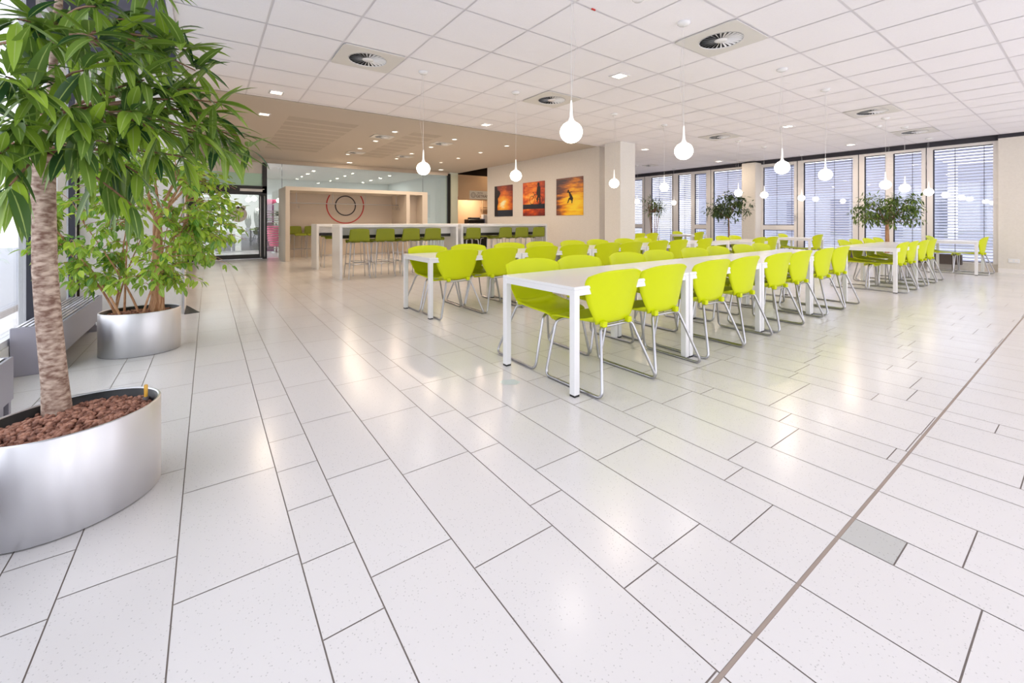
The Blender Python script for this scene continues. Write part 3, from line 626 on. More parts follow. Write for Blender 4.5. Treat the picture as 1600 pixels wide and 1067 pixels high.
for i in range(3):
    g = MB(); g.box(xs[i], YP, 0.02, xs[i+1]-0.015, YP+0.012, 3.05); struct('window_%d' % (16+i), g, M['partglass'])
    if i < 2: k = MB(); k.box(xs[i+1]-0.012, YP-0.002, 0.02, xs[i+1], YP+0.014, 3.05); struct('trim_%d' % (5+i), k, M['cabgrey'])
st = MB()
for k in range(17): z = 0.30+k*0.075; st.box(xs[0], YP-0.004, z, xs[1]-0.02, YP-0.001, z+0.022)
struct('trim_7', st, M['frost'])
# grey dots on the door glass
for (px_, py_, rr_) in [(372, 335, 0.24), (380, 324.5, 0.07), (372, 324, 0.045)]:
    X = on_y(px_, YP); d = X*SA+YP*CA; z = HCAM-(py_-HY)*d/FPX; q = MB(); q.lathe([(rr_, 0), (rr_, 0.002)], n=28); o = q.build('frosted_dot', M['ventplate'], t_); o.location = (X-dx, -0.012, z); o.rotation_euler = (PI/2, 0, 0)
pp = MB(); pp.box(7.93, YP-0.05, 0, 8.05, YP+0.05, 3.12); struct('trim_8', pp, M['black'])
pq = MB(); pq.box(8.05, YP, 0, 8.42, YP+0.4, ZC); struct('wall_pillar_3', pq, pmat('pale_green_wall', (0.66, 0.70, 0.58), 0.6))
# lobby shell
lb_ = MB(); lb_.box(-1.3, 24, 0, 8.45, 24.1, 3.4, 0); lb_.box(8.42, YP+0.42, 0, 8.52, 24, 3.4, 0); lb_.box(-1.4, 20.0, 0, -1.3, 24, 3.4, 0); struct('wall_lobby', lb_, pmat('lobby_white', (0.80, 0.82, 0.80), 0.7))
lc = MB(); lc.box(-1.4, YP+0.06, 3.3, 8.5, 24, 3.35); struct('ceiling_lobby', lc, M['wallwhite'])
for x, y in ((1.5, 19), (5, 19), (7, 22), (0.5, 22.5)):
    ld = bpy.data.lights.new('lobby_light', 'AREA'); ld.size = 1.2; ld.energy = 30; lo = bpy.data.objects.new('lobby_ceiling_light', ld); COL.objects.link(lo); lo.location = (x, y, 3.28)
def gbox(name, lb, cat, x, y, w_, d_, h_, mat, grp=None, bev=0.005):
    q = MB(); q.box(-w_/2, -d_/2, 0, w_/2, d_/2, h_, 0, bev); return tag(q.build(name, mat, loc=(x, y, 0)), lb, cat, grp)
gbox('storage_cabinet', 'slate grey low cabinet in the lobby under the upright leaf plants', 'cabinet', on_y(396, 20.5), 20.5, 0.85, 0.45, 0.80, M['cabgrey'])
gbox('storage_cabinet', 'slate grey low cabinet in the lobby behind the white table', 'cabinet', on_y(352, 20.5), 20.5, 0.65, 0.45, 0.76, M['cabgrey'])
# lobby table
t_ = empty('lobby_table', (on_y(362, 19.5), 19.5, 0)); q = MB(); q.box(-0.5, -0.3, 0.72, 0.5, 0.3, 0.75); q.build('tabletop', M['white'], t_); q = MB(); q.tube([(0, 0, 0.03), (0, 0, 0.72)], 0.025); q.build('column', M['chrome'], t_)
q = MB(); q.tube([(-0.35, 0, 0.02), (0.35, 0, 0.02)], 0.015); q.tube([(0, -0.3, 0.02), (0, 0.3, 0.02)], 0.015); q.build('foot', M['chrome'], t_); tag(t_, 'white pedestal table seen through the glass door', 'table')
def blade_plant(x, y, z, h, lb, n=9, seed=1):
    rr = random.Random(seed); t_ = empty('snake_plant', (x, y, z)); p = MB(); p.lathe([(0.09, 0), (0.11, 0.12), (0.10, 0.12)], n=16); p.build('pot', M['cabgrey'], t_); b = MB()
    for k in range(n):
        a = rr.uniform(0, 2*PI); hh = h*rr.uniform(.7, 1); w_ = 0.04; tx, ty = math.cos(a)*0.1, math.sin(a)*0.1; ox, oy = tx*.3, ty*.3
        b.add([(ox-w_*.6, oy, .1), (ox+w_*.6, oy, .1), (ox+tx*.5+w_, oy+ty*.5, hh*.55), (ox+tx*.5-w_, oy+ty*.5, hh*.55), (ox+tx, oy+ty, hh)], [(0, 1, 2, 3), (3, 2, 4)])
    b.build('leaves', M['leafmid'], t_); tag(t_, lb, 'plant', 'upright leaf plants on the lobby cabinet')
blade_plant(on_y(388, 20.5), 20.5, 0.80, 0.72, 'shorter upright snake plant on the lobby cabinet', 9, 1)
blade_plant(on_y(402, 20.5), 20.5, 0.80, 1.0, 'taller upright snake plant on the lobby cabinet by the door frame', 10, 2)
# pink tub chair/planter with plant, red canopy on a purple column
t_ = empty('pink_planter', (on_y(432, 18.5), 18.5, 0)); q = MB(); q.lathe([(0.22, 0.22), (0.30, 0.5), (0.34, 1.0), (0.31, 1.0), (0.25, 0.9)], n=24); q.build('pot', M['pink'], t_)
q = MB(); q.lathe([(0.2, 0), (0.2, 0.03), (0.03, 0.04), (0.03, 0.22)], n=20); q.build('base', M['chrome'], t_); b = MB(); rr = random.Random(5)
for k in range(40):
    a = rr.uniform(0, 2*PI); h = rr.uniform(1.0, 1.5); r_ = rr.uniform(0.05, 0.42); p = Vector((r_*math.cos(a), r_*math.sin(a), h)); q_ = Vector((0.12*math.cos(a+1), 0.12*math.sin(a+1), 0.04)); b.add([p, p+q_*.5+Vector((0, 0, .05)), p+q_, p+q_*.5-Vector((0, 0, .05))], [(0, 1, 2, 3)])
b.build('leaves', M['leafdark'], t_); tag(t_, 'pink tall pot with a dark leafy plant behind the striped glass', 'planter')
t_ = empty('reception_post', (on_y(421, 19.5), 19.5, 0)); q = MB(); q.box(-0.14, -0.14, 0, 0.14, 0.14, 1.85); q.build('column', M['purple'], t_); q = MB(); q.lathe([(0.1, 1.85), (0.5, 2.03), (0.5, 2.05), (0.1, 2.05)], n=4, rot=PI/4); q.build('canopy', M['pink'], t_); tag(t_, 'purple post with a red canopy seen beside the door handle', 'post')
# lobby globes
for x, y, lb in [(on_y(388, 19), 19, 'lobby globe lamp above the shorter snake plant'), (on_y(397, 18), 18, 'lobby globe lamp lower one beside the door stile'), (on_y(436, 19), 19, 'lobby globe lamp over the pink pot')]:
    o = copy_tree(p0); o.location = (x, y, 3.3); tag(o, lb, 'pendant lamp', 'globe lamps in the lobby')
# ------------------------------------------------------------------ coat niche
NY0, NY1 = 14.0, 15.5
t_ = empty('coat_niche', (4.1, 14.0, 0)); nx = 4.1
q = MB(); q.box(1.85-nx, 0, 0, 1.965-nx, NY1-NY0, 2.215); q.box(6.145-nx, 0, 0, 6.34-nx, NY1-NY0, 2.215); q.box(1.965-nx, 0, 2.105, 6.145-nx, NY1-NY0, 2.215); q.box(5.56-nx, 0, 0, 5.68-nx, NY1-NY0, 2.105); q.build('casing', M['niche'], t_)
q = MB(); q.box(1.965-nx, 1.46, 0, 5.56-nx, 1.5, 2.105); q.box(5.68-nx, 0.5, 0, 6.145-nx, 0.54, 2.105); q.box(1.965-nx, 1.45, 1.36, 5.56-nx, 1.462, 1.372); q.build('back_panel', M['nicheback'], t_)
tag(t_, 'cream open coat niche with hanging rail in front of the glass partition', 'wardrobe niche')
rl = empty('coat_rail', (3.9, 14.75, 1.76)); q = MB(); q.tube([(-1.93, 0, 0), (1.65, 0, 0)], 0.013); q.build('rail', M['chrome'], rl)
for x in (463, 520, 571, 619): X = on_y(x, 14.75)-3.9; q = MB(); q.tube([(X, 0, 0.012), (X, 0, 0.345)], 0.009); q.build('drop_rod', M['chrome'], rl)
tag(rl, 'thin metal clothes rail hung inside the coat niche', 'clothes rail')
def hanger(x, rz, lb):
    q = MB(); q.tube(fillet([(0.03, 0, 0.02), (0.02, 0, 0.045), (-0.01, 0, 0.035), (0, 0, -0.03), (0, 0, -0.05)], 0.01, 3), 0.003, 5); q.tube([(0, 0, -0.05), (-0.2, 0, -0.14), (0.2, 0, -0.14), (0, 0, -0.05)], 0.004, 5)
    o = q.build('clothes_hanger', M['chrome'], loc=(x, 14.75, 1.745), rotz=rz); tag(o, lb, 'hanger', 'wire hangers on the rail')
for i, (x, rz) in enumerate([(464, 1.2), (467, 1.4)]): hanger(on_y(x, 14.75), rz, 'wire hanger at the door end of the rail' + (', outer one' if i == 0 else ', inner one'))
for i, (x, rz) in enumerate([(614, 1.3), (618, 1.0), (622, 1.5), (626, 1.2)]): hanger(on_y(x, 14.75), rz, 'wire hanger at the shop end of the rail, %s of four' % ['first', 'second', 'third', 'fourth'][i])
def arc_ring(r_, w_, cx, cz, y, zmax, name, mat, lb):
    q = MB(); n = 96; keep = []
    for k in range(n):
        a, b = 2*PI*k/n, 2*PI*(k+1)/n
        if cz+(r_+w_)*max(math.sin(a), math.sin(b)) > zmax: continue
        q.add([((r_-w_)*math.cos(a), 0, (r_-w_)*math.sin(a)), ((r_+w_)*math.cos(a), 0, (r_+w_)*math.sin(a)), ((r_+w_)*math.cos(b), 0, (r_+w_)*math.sin(b)), ((r_-w_)*math.cos(b), 0, (r_-w_)*math.sin(b)),
               ((r_-w_)*math.cos(a), .01, (r_-w_)*math.sin(a)), ((r_+w_)*math.cos(a), .01, (r_+w_)*math.sin(a)), ((r_+w_)*math.cos(b), .01, (r_+w_)*math.sin(b)), ((r_-w_)*math.cos(b), .01, (r_-w_)*math.sin(b))], [(0, 1, 2, 3), (0, 4, 5, 1), (3, 2, 6, 7), (0, 3, 7, 4), (1, 5, 6, 2)])
    tag(q.build(name, mat, loc=(cx, y, cz)), lb, 'ring sign')
cx_ = on_y(540, 15.44); arc_ring(0.62, 0.018, cx_, 1.74, 15.445, 2.10, 'wall_ring', M['ringred'], 'large thin red ring on the niche back wall')
arc_ring(0.335, 0.018, cx_, 1.73, 15.443, 2.2, 'wall_ring', M['ringblack'], 'small black ring inside the red ring')
# ------------------------------------------------------------------ drinks shop beside the picture wall
sh = MB(); sh.box(8.42, 16.0, 2.11, 12.5, 16.15, 3.18, 0); sh.box(8.42, 16.0, 0, 8.62, 16.15, 2.11, 0); sh.box(8.6, 17.6, 0, 12.5, 17.7, 2.6, 0); sh.box(8.53, 16.15, 0, 8.6, 17.6, 2.6, 0); struct('wall_shop', sh, M['peach'])
ld = bpy.data.lights.new('shop_light', 'AREA'); ld.size = 0.6; ld.energy = 45; ld.color = (1, 0.78, 0.55); lo = bpy.data.objects.new('shop_ceiling_light', ld); COL.objects.link(lo); lo.location = (10.0, 16.8, 2.55)
ld = bpy.data.lights.new('shop_light', 'AREA'); ld.size = 0.5; ld.energy = 8; ld.color = (1, 0.72, 0.45); lo = bpy.data.objects.new('shop_front_light', ld); COL.objects.link(lo); lo.location = (10.3, 15.3, 3.5)
sg = empty('shop_sign', (9.2, 15.97, 2.16)); q = MB(); q.box(0, 0, 0, 1.9, 0.02, 0.36); q.build('board', M['wallwhite'], sg)
q = MB(); q.lathe([(0.115, 0), (0.115, 0.004), (0.10, 0.004), (0.10, 0)], n=28, caps=(False, False)); q.lathe([(0.06, 0), (0.06, 0.004), (0.048, 0.004), (0.048, 0)], n=28, caps=(False, False)); o = q.build('ring_mark', M['printedge'], sg); o.location = (0.17, -0.001, 0.17); o.rotation_euler = (PI/2, 0, 0)
for body, sz, x, z in (('GETRÄNKE', 0.17, 0.31, 0.07), ('CENTER', 0.08, 0.36, 0.24)):
    cu = bpy.data.curves.new('sign_text', 'FONT'); cu.body = body; cu.size = sz; cu.extrude = 0.001; fo_ = bpy.data.objects.new('lettering_source', cu); COL.objects.link(fo_); bpy.context.view_layer.update()
    me_ = bpy.data.meshes.new_from_object(fo_.evaluated_get(bpy.context.evaluated_depsgraph_get())); bpy.data.objects.remove(fo_); o = bpy.data.objects.new('lettering', me_); COL.objects.link(o); o.parent = sg; o.location = (x, -0.003, z); o.rotation_euler = (PI/2, 0, 0); me_.materials.clear(); me_.materials.append(M['printedge'])
tag(sg, 'white drinks sign with ring mark above the shop hatch', 'sign')
q = MB(); q.box(0, 0, 0, 0.10, 0.01, 0.10); tag(q.build('small_sign', M['red'], loc=(on_y(713, 15.98), 15.985, 2.14)), 'small red sign on the peach wall edge', 'sign')
# shop fittings
q = MB(); q.box(8.75, 16.35, 0, 12.2, 16.85, 1.0); tag(q.build('shop_counter', M['black']), 'black counter inside the drinks hatch', 'counter')
t_ = empty('coffee_machine', (on_y(745, 16.55), 16.55, 1.0)); q = MB(); q.box(-0.55, -0.18, 0, 0.3, 0.2, 0.28, 0, 0.03); q.build('body', M['black'], t_); q = MB(); q.box(-0.4, -0.14, 0.28, 0.1, 0.14, 0.36, 0, 0.02); q.build('lid', M['dark'], t_); tag(t_, 'black coffee machine on the shop counter', 'coffee machine')
q = MB(); q.box(-0.14, -0.1, 0, 0.14, 0.1, 0.3, 0, 0.01); tag(q.build('till', pmat('blue_grey_plastic', (0.12, 0.15, 0.28), 0.4), loc=(on_y(752, 16.5), 16.5, 1.0)), 'blue-grey till on the shop counter', 'till')
q = MB(); q.box(-0.12, -0.1, 0, 0.12, 0.1, 0.5, 0, 0.01); tag(q.build('drinks_dispenser', M['white'], loc=(on_y(757, 16.6), 16.6, 1.0)), 'white dispenser with dark screen on the counter', 'dispenser')
for i, z in enumerate((1.45, 1.88)):
    q = MB(); q.box(0, 0, 0, 0.45, 0.3, 0.025); tag(q.build('wall_shelf', M['wood'], loc=(8.62, 17.0, z)), 'short wooden shelf at the hatch side, %s one' % ('lower', 'upper')[i], 'shelf')
    q = MB(); q.box(0, 0, 0, 0.7, 0.3, 0.03); tag(q.build('wall_shelf', M['wood'], loc=(on_y(753, 17.3), 17.2, z-0.05)), 'wooden shelf on the shop back wall, %s one' % ('lower', 'upper')[i], 'shelf')
q = MB(); q.lathe([(0.02, 0), (0.17, 0.05), (0.19, 0.2), (0.12, 0.38), (0.02, 0.4)], n=20); tag(q.build('black_bag', M['black'], loc=(8.85, 17.15, 1.905)), 'round black bag on the upper hatch shelf', 'bag')
q = MB(); q.box(-0.12, -0.1, 0, 0.12, 0.1, 0.2, 0, 0.01); tag(q.build('storage_box', M['brownbox'], loc=(8.8, 17.15, 1.475)), 'dark box on the lower hatch shelf', 'box')
q = MB(); q.tube([(0, 0, 0), (0, 0, 1.5)], 0.03, 8); tag(q.build('shop_post', M['wood'], loc=(on_y(754, 17.1), 17.1, 1.0)), 'thin wooden post in the drinks shop', 'post')
# ------------------------------------------------------------------ planters
def planter(cx, cy, a, b, rot, h, lb, seed, zfill=0.045, npeb=900):
    t_ = empty('planter', (cx, cy, 0), rot); n = 72
    def ring(s_, z): return [((a+s_)*math.cos(2*PI*k/n), (b+s_)*math.sin(2*PI*k/n), z) for k in range(n)]
    q = MB(); prof = [(-0.012, 0.0), (0, 0.006), (0.0, h-0.004), (-0.003, h), (-0.009, h), (-0.012, h-0.004), (-0.012, h-0.16)]
    vs = []
    for s_, z in prof: vs += ring(s_, z)
    q.add(vs, [(i*n+k, i*n+(k+1) % n, (i+1)*n+(k+1) % n, (i+1)*n+k) for i in range(len(prof)-1) for k in range(n)], 0, True); q.add(ring(-0.012, 0), [tuple(range(n))]); q.build('tub', M['steel'], t_)
    q = MB(); prof = [(-0.0125, h-0.004), (-0.018, h-0.006), (-0.020, h-0.14)]; vs = []
    for s_, z in prof: vs += ring(s_, z)
    q.add(vs, [(i*n+k, i*n+(k+1) % n, (i+1)*n+(k+1) % n, (i+1)*n+k) for i in range(len(prof)-1) for k in range(n)], 0, True); q.build('liner', M['black'], t_)
    tag(t_, lb, 'planter', 'oval brushed steel planters')
    rr = random.Random(seed); q = MB(); q.add(ring(-0.02, h-zfill-0.02), [tuple(range(n))])
    ico = [(0, 0, 1), (.894, 0, .447), (.276, .851, .447), (-.724, .526, .447), (-.724, -.526, .447), (.276, -.851, .447), (.724, .526, -.447), (-.276, .851, -.447), (-.894, 0, -.447), (-.276, -.851, -.447), (.724, -.526, -.447), (0, 0, -1)]
    icf = [(0, 1, 2), (0, 2, 3), (0, 3, 4), (0, 4, 5), (0, 5, 1), (1, 6, 2), (2, 7, 3), (3, 8, 4), (4, 9, 5), (5, 10, 1), (6, 7, 2), (7, 8, 3), (8, 9, 4), (9, 10, 5), (10, 6, 1), (11, 7, 6), (11, 8, 7), (11, 9, 8), (11, 10, 9), (11, 6, 10)]
    for k in range(npeb):
        r_ = math.sqrt(rr.random())*0.985; th = rr.uniform(0, 2*PI); x = (a-0.030)*r_*math.cos(th); y = (b-0.030)*r_*math.sin(th)
        z = h-zfill-0.012+0.014*(1-r_*r_)+rr.uniform(-.006, .008); s_ = rr.uniform(0.0072, 0.0118)
        R = Matrix.Rotation(rr.uniform(0, 6), 3, 'Z') @ Matrix.Rotation(rr.uniform(0, 3), 3, 'X'); sc_ = Vector((s_*rr.uniform(1, 1.35), s_, s_*rr.uniform(.75, 1)))
        q.add([R @ Vector((p[0]*sc_.x, p[1]*sc_.y, p[2]*sc_.z)) + Vector((x, y, z)) for p in ico], icf, 0, True)
    o = q.build('clay_pebbles', M['pebble'], t_); o['kind'] = 'stuff'
    return t_
planter(-0.458, 2.511, 0.292, 0.248, 0.549, 0.38, 'oval brushed steel planter of the long-leaved tree, close to the camera', 1, 0.03, 1500)
planter(-0.498, 5.132, 0.289, 0.246, -0.069, 0.379, 'oval brushed steel planter of the small-leaved tree by the heater', 2, 0.03, 800)
gz = empty('water_gauge', (-0.235, 2.60, 0.335)); q = MB(); q.lathe([(0.012, 0), (0.012, 0.028), (0.008, 0.03)], n=14); q.build('base', M['brownbox'], gz); q = MB(); q.lathe([(0.007, 0.03), (0.0075, 0.08), (0.006, 0.085)], n=12); q.build('tube', M['amber'], gz); tag(gz, 'amber water level gauge standing in the clay pebbles', 'water gauge')
q = MB(); q.box(-0.012, -0.002, -0.012, 0.012, 0.002, 0.012); tag(q.build('white_sticker', M['paper'], loc=(-0.79, 5.105, 0.29), rotz=-1.3), 'small white sticker on the side of the planter by the heater', 'sticker')
# ------------------------------------------------------------------ leaves
def leaf(mb, base, d, up, Ln, W, droop, tint, nseg=6, fold=0.25):
    d = d.normalized(); side = d.cross(up)
    if side.length < 1e-4: side = d.cross(Vector((1, 0, 0)))
    side.normalize(); b0 = len(mb.v); p = Vector(base); dirn = d.copy(); vs = []; uv = []
    for i in range(nseg+1):
        t_ = i/nseg; w_ = W*(math.sin(PI*min(1, t_**0.8)))**0.75*(1-0.25*t_) if 0 < i < nseg else 0.0008
        nrm = side.cross(dirn).normalized()
        for u in (-1, 0, 1): vs.append(p+side*u*w_*.5+nrm*(abs(u)*w_*fold*.5)); uv.append((0.5+u*.5, t_))
        p = p+dirn*(Ln/nseg); dirn = (dirn+Vector((0, 0, -droop/nseg))).normalized()
    fs = []
    for i in range(nseg):
        a = i*3; fs += [(a, a+1, a+4, a+3), (a+1, a+2, a+5, a+4)]
    mb.add(vs, fs, 0, True); mb.uv += uv; mb.tint += [tint]*len(vs)
def foliage():
    mb = MB(); mb.uv = []; mb.tint = []; return mb
def rv(rr): 
    while True:
        v = Vector((rr.uniform(-1, 1), rr.uniform(-1, 1), rr.uniform(-1, 1)))
        if 0.05 < v.length < 1: return v.normalized()
# big long-leaved tree
rr = random.Random(11)
T1 = empty('ficus_tree', (-0.54, 2.68, 0.33)); O1 = Vector(T1.location)
def loc1(p): return Vector(p)-O1
tr = MB(); base = Vector((-0.54, 2.68, 0.30))
path = [at(90, 655, 1.86), at(86, 600, 1.86), at(76, 500, 1.86), at(70, 420, 1.86), at(69, 340, 1.86), at(67, 270, 1.86), at(63, 215, 1.87)]
tr.tube([loc1(p) for p in path], [0.050, 0.043, 0.041, 0.040, 0.038, 0.040, 0.033], 14)
second = [at(67, 265, 1.86), at(76, 190, 1.87), at(83, 100, 1.88), at(86, 60, 1.88), at(92, 0, 1.9), at(98, -60, 1.92), at(105, -130, 1.95)]
tr.tube([loc1(p) for p in second], [0.03, 0.016, 0.014, 0.02, 0.013, 0.011, 0.008], 9)
tr.build('trunk', M['bark'], T1)
C1 = [(290, 78, 1.9), (305, 110, 1.95), (300, 140, 1.9), (330, 180, 2.0), (372, 212, 2.1), (350, 235, 2.0), (388, 232, 2.15), (305, 205, 1.9), (262, 155, 1.8), (250, 205, 1.7), (285, 245, 1.9), (225, 125, 1.75), (230, 75, 1.8), (190, 85, 1.6), (205, 175, 1.6), (172, 225, 1.7), (215, 270, 1.8), (205, 320, 1.7), (150, 60, 1.5), (130, 110, 1.5), (112, 170, 1.5), (140, 205, 1.55), (60, 55, 1.5), (28, 30, 1.4), (10, 120, 1.4), (55, 120, 1.6), (20, 190, 1.5), (0, 240, 1.45), (15, 290, 1.4), (45, 140, 1.35), (150, 10, 1.7), (100, 25, 1.9), (200, 30, 1.9), (255, 60, 2.0),
      (120, 90, 2.3), (180, 140, 2.35), (60, 180, 2.3), (230, 190, 2.3), (100, -60, 1.9), (180, -50, 1.9), (30, -80, 1.8), (240, -25, 2.0), (-100, 100, 2.0), (-120, 200, 1.9), (-80, 0, 1.9), (150, -120, 2.1), (60, -150, 2.0), (320, 215, 2.25), (270, 120, 2.2), (180, 190, 2.0), (340, 160, 1.95), (130, 235, 1.6)]
br = MB(); fo = foliage(); fork = at(66, 240, 1.86); stem2 = at(86, 60, 1.88); top2 = at(98, -60, 1.92)
for i, (px_, py_, d) in enumerate(C1):
    tip = at(px_, py_, d); root = min((fork, stem2, top2, at(76, 190, 1.87)), key=lambda q_: (q_-tip).length + (0.15 if q_.z > tip.z+.25 else 0))
    mid = (root+tip)/2+Vector((rr.uniform(-.04, .04), rr.uniform(-.04, .04), 0.05+rr.uniform(-.02, .06)))
    P_ = [root*(1-t_)**2+mid*2*t_*(1-t_)+tip*t_*t_ for t_ in [k/6 for k in range(7)]]
    br.tube([loc1(p) for p in P_], [0.010, 0.008, 0.007, 0.006, 0.005, 0.004, 0.003], 6, cap=False)
    ax = (tip-mid).normalized(); nl = rr.randint(17, 22)
    for k in range(nl):
        t_ = rr.uniform(0.55, 1.0) if k > 3 else 1.0
        p = root*(1-t_)**2+mid*2*t_*(1-t_)+tip*t_*t_
        o_ = rv(rr); dd = ax*0.75+o_*0.9; dd.z -= 0.15
        if i == 0 or i == 1: dd.z += 0.7
        if py_ > 265: dd.z -= 0.9
        Ln = rr.uniform(0.13, 0.21); up = Vector((rr.uniform(-.3, .3), rr.uniform(-.3, .3), 1))
        leaf(fo, loc1(p)+dd.normalized()*0.012, dd, up, Ln, Ln*rr.uniform(0.20, 0.27), rr.uniform(0.3, 1.1), min(1, max(0, rr.gauss(0.45, 0.28))))
br.build('branches', M['twig'], T1); fo.build('foliage', M['leaf1'], T1)
tag(T1, 'tall indoor tree with long pointed drooping leaves and a thick pale trunk', 'tree')
# small-leaved fig
T2 = empty('weeping_fig', (-0.50, 5.13, 0.33)); O2 = Vector(T2.location); rr = random.Random(21)
tr = MB(); C2 = Vector((-0.50, 5.13, 0.0))
def bez(a, b, c, n): return [a*(1-t_)**2+b*2*t_*(1-t_)+c*t_*t_ for t_ in [k/n for k in range(n+1)]]
stems = []
for k in range(7):   # the braided main trunk
    a = k*0.9; r_ = 0.035
    P_ = [Vector((0.12+r_*math.cos(a+j*0.55)*(1-j*.05), -0.02+r_*math.sin(a+j*0.55)*(1-j*.05), j*0.11-0.01)) for j in range(9)]
    P_.append(P_[-1]+Vector((math.cos(a)*.25, math.sin(a)*.25, 0.35))); tr.tube(P_, [0.022-j*0.0012 for j in range(10)], 7, cap=False); stems.append(P_)
for k in range(11):
    a = rr.uniform(0, 2*PI); b0 = Vector((rr.uniform(-.2, .16), rr.uniform(-.12, .12), -0.01)); P_ = bez(b0, b0+Vector((math.cos(a)*.08, math.sin(a)*.08, .3)), b0+Vector((math.cos(a)*.4, math.sin(a)*.4, rr.uniform(.6, 1.1))), 8)
    tr.tube(P_, [0.011-j*0.0009 for j in range(9)], 6, cap=False); stems.append(P_)
tr.build('stems', M['bark2'], T2)
tw = MB(); fo = foliage()
cen = Vector((0.02, 0.0, 0.86))
for k in range(270):
    v = rv(rr); tip = cen+Vector((v.x*0.86, v.y*0.78, v.z*0.72))*rr.uniform(0.7, 1.0)
    if tip.x < -0.66: tip.x = -0.66
    if tip.z < 0.22: tip.z = 0.22+rr.uniform(0, .1)
    st_ = min((s_ for s_ in stems), key=lambda s_: min((q_-tip).length for q_ in s_)); root = min(st_[3:], key=lambda q_: (q_-tip).length)
    mid = (root+tip)/2+Vector((0, 0, 0.10)); P_ = bez(root, mid, tip, 6); tw.tube(P_, [0.0045, 0.004, 0.0035, 0.003, 0.0025, 0.002, 0.0015], 4, cap=False)
    ax = (tip-mid).normalized()
    for j in range(rr.randint(12, 17)):
        t_ = rr.uniform(0.35, 1.02); p = root*(1-t_)**2+mid*2*t_*(1-t_)+tip*t_*t_; o_ = rv(rr); dd = ax*.45+o_*.8+Vector((0, 0, -0.35)); Ln = rr.uniform(0.06, 0.092)
        leaf(fo, p+o_*0.02, dd, Vector((rr.uniform(-.6, .6), rr.uniform(-.6, .6), 1)), Ln, Ln*0.55, rr.uniform(.2, .8), min(1, max(0, rr.gauss(0.5, 0.3))), 4, 0.3)
tw.build('branches', M['bark2'], T2); fo.build('foliage', M['leaf2'], T2)
tag(T2, 'bushy small-leaved fig with braided orange-brown stems by the glass front', 'tree')
# far trees
def far_tree(name, x, y, ztop, zbot, halfw, mat, lb, n, Ln, seed, ztr, trunkr, potr, pot_h, mode='round', barkm='twig'):
    rr = random.Random(seed); t_ = empty(name, (x, y, pot_h-0.04)); zb = pot_h-0.04; q = MB()
    if mode != 'slim': q.tube([(0, 0, 0), (0.02, 0.0, (ztr-zb)*.5), (0, 0, ztr-zb+0.1)], [trunkr, trunkr*.9, trunkr*.7], 8)
    else:
        for k in range(5): a = k*1.3; q.tube([(0.06*math.cos(a), 0.06*math.sin(a), 0), (0.12*math.cos(a), 0.12*math.sin(a), 0.6), (0.2*math.cos(a), 0.22*math.sin(a), (ztop-zb)*rr.uniform(.7, .95))], 0.014, 6)
    q.build('trunk', M[barkm], t_)
    f = foliage(); b = MB(); zc = (ztop+zbot)/2-zb; hz = (ztop-zbot)/2
    for k in range(n//9):
        v = rv(rr); v.z = v.z if mode != 'round' else v.z; tip = Vector((v.x*halfw, v.y*halfw, zc+v.z*hz))*1.0
        r_ = rr.uniform(.35, 1) ; tip = Vector((tip.x*r_, tip.y*r_, zc+(tip.z-zc)*r_)); root = Vector((0, 0, ztr-zb)) if mode != 'slim' else Vector((tip.x*.5, tip.y*.5, zc-hz*.5))
        if k % 5 == 0 or mode == 'slim': b.tube([root, (root+tip)/2+Vector((0, 0, .06)), tip], [0.008, 0.006, 0.003], 4, cap=False)
        for j in range(9):
            o_ = rv(rr); p = tip+o_*0.06; dd = o_+Vector((0, 0, -0.5)) if mode != 'slim' else o_+Vector((0, 0, 0.2)); l2 = Ln*rr.uniform(.7, 1.1)
            leaf(f, p, dd, Vector((rr.uniform(-.4, .4), rr.uniform(-.4, .4), 1)), l2, l2*(0.32 if mode != 'slim' else 0.14), rr.uniform(.2, .9), min(1, max(0, rr.gauss(.4, .3))), 3)
    b.build('branches', M['twig'], t_); f.build('foliage', mat, t_); tag(t_, lb, 'tree', 'trees by the window wall')
    p = empty('tree_pot', (x, y, 0)); q = MB(); q.lathe([(potr*.9, 0), (potr, pot_h), (potr*.93, pot_h), (potr*.9, pot_h-0.06)], n=28, caps=(True, False)); q.build('pot', M['white'] if mode != 'slim' else M['black'], p); q = MB(); q.lathe([(potr*.9, pot_h-0.05), (0.001, pot_h-0.045)], n=24, caps=(False, False)); q.build('soil', M['pebble'], p)
    return p
p = far_tree('ficus_tree', 13.45, 6.95, 2.08, 1.18, 0.67, M['leafdark'], 'dark-leaved standard tree in front of the cream window pillar', 1000, 0.16, 31, 1.25, 0.025, 0.25, 0.35); tag(p, 'white pot of the dark-leaved tree, hidden behind the chairs', 'pot')
p = far_tree('umbrella_tree', 13.0, 2.98, 1.85, 1.04, 0.73, M['leafmid'], 'round-crowned green tree with a reddish twin trunk by the blinds', 1700, 0.12, 32, 1.1, 0.045, 0.27, 0.45, 'round', 'bark2'); tag(p, 'white pot of the round-crowned tree behind the long table', 'pot')
p = far_tree('dracaena', 13.2, 9.55, 2.02, 1.35, 0.42, M['leafmid'], 'slender multi-stem tree with thin leaves beyond the square column', 420, 0.20, 33, 1.3, 0.02, 0.2, 0.4, 'slim'); tag(p, 'black pot of the slender multi-stem tree', 'pot')
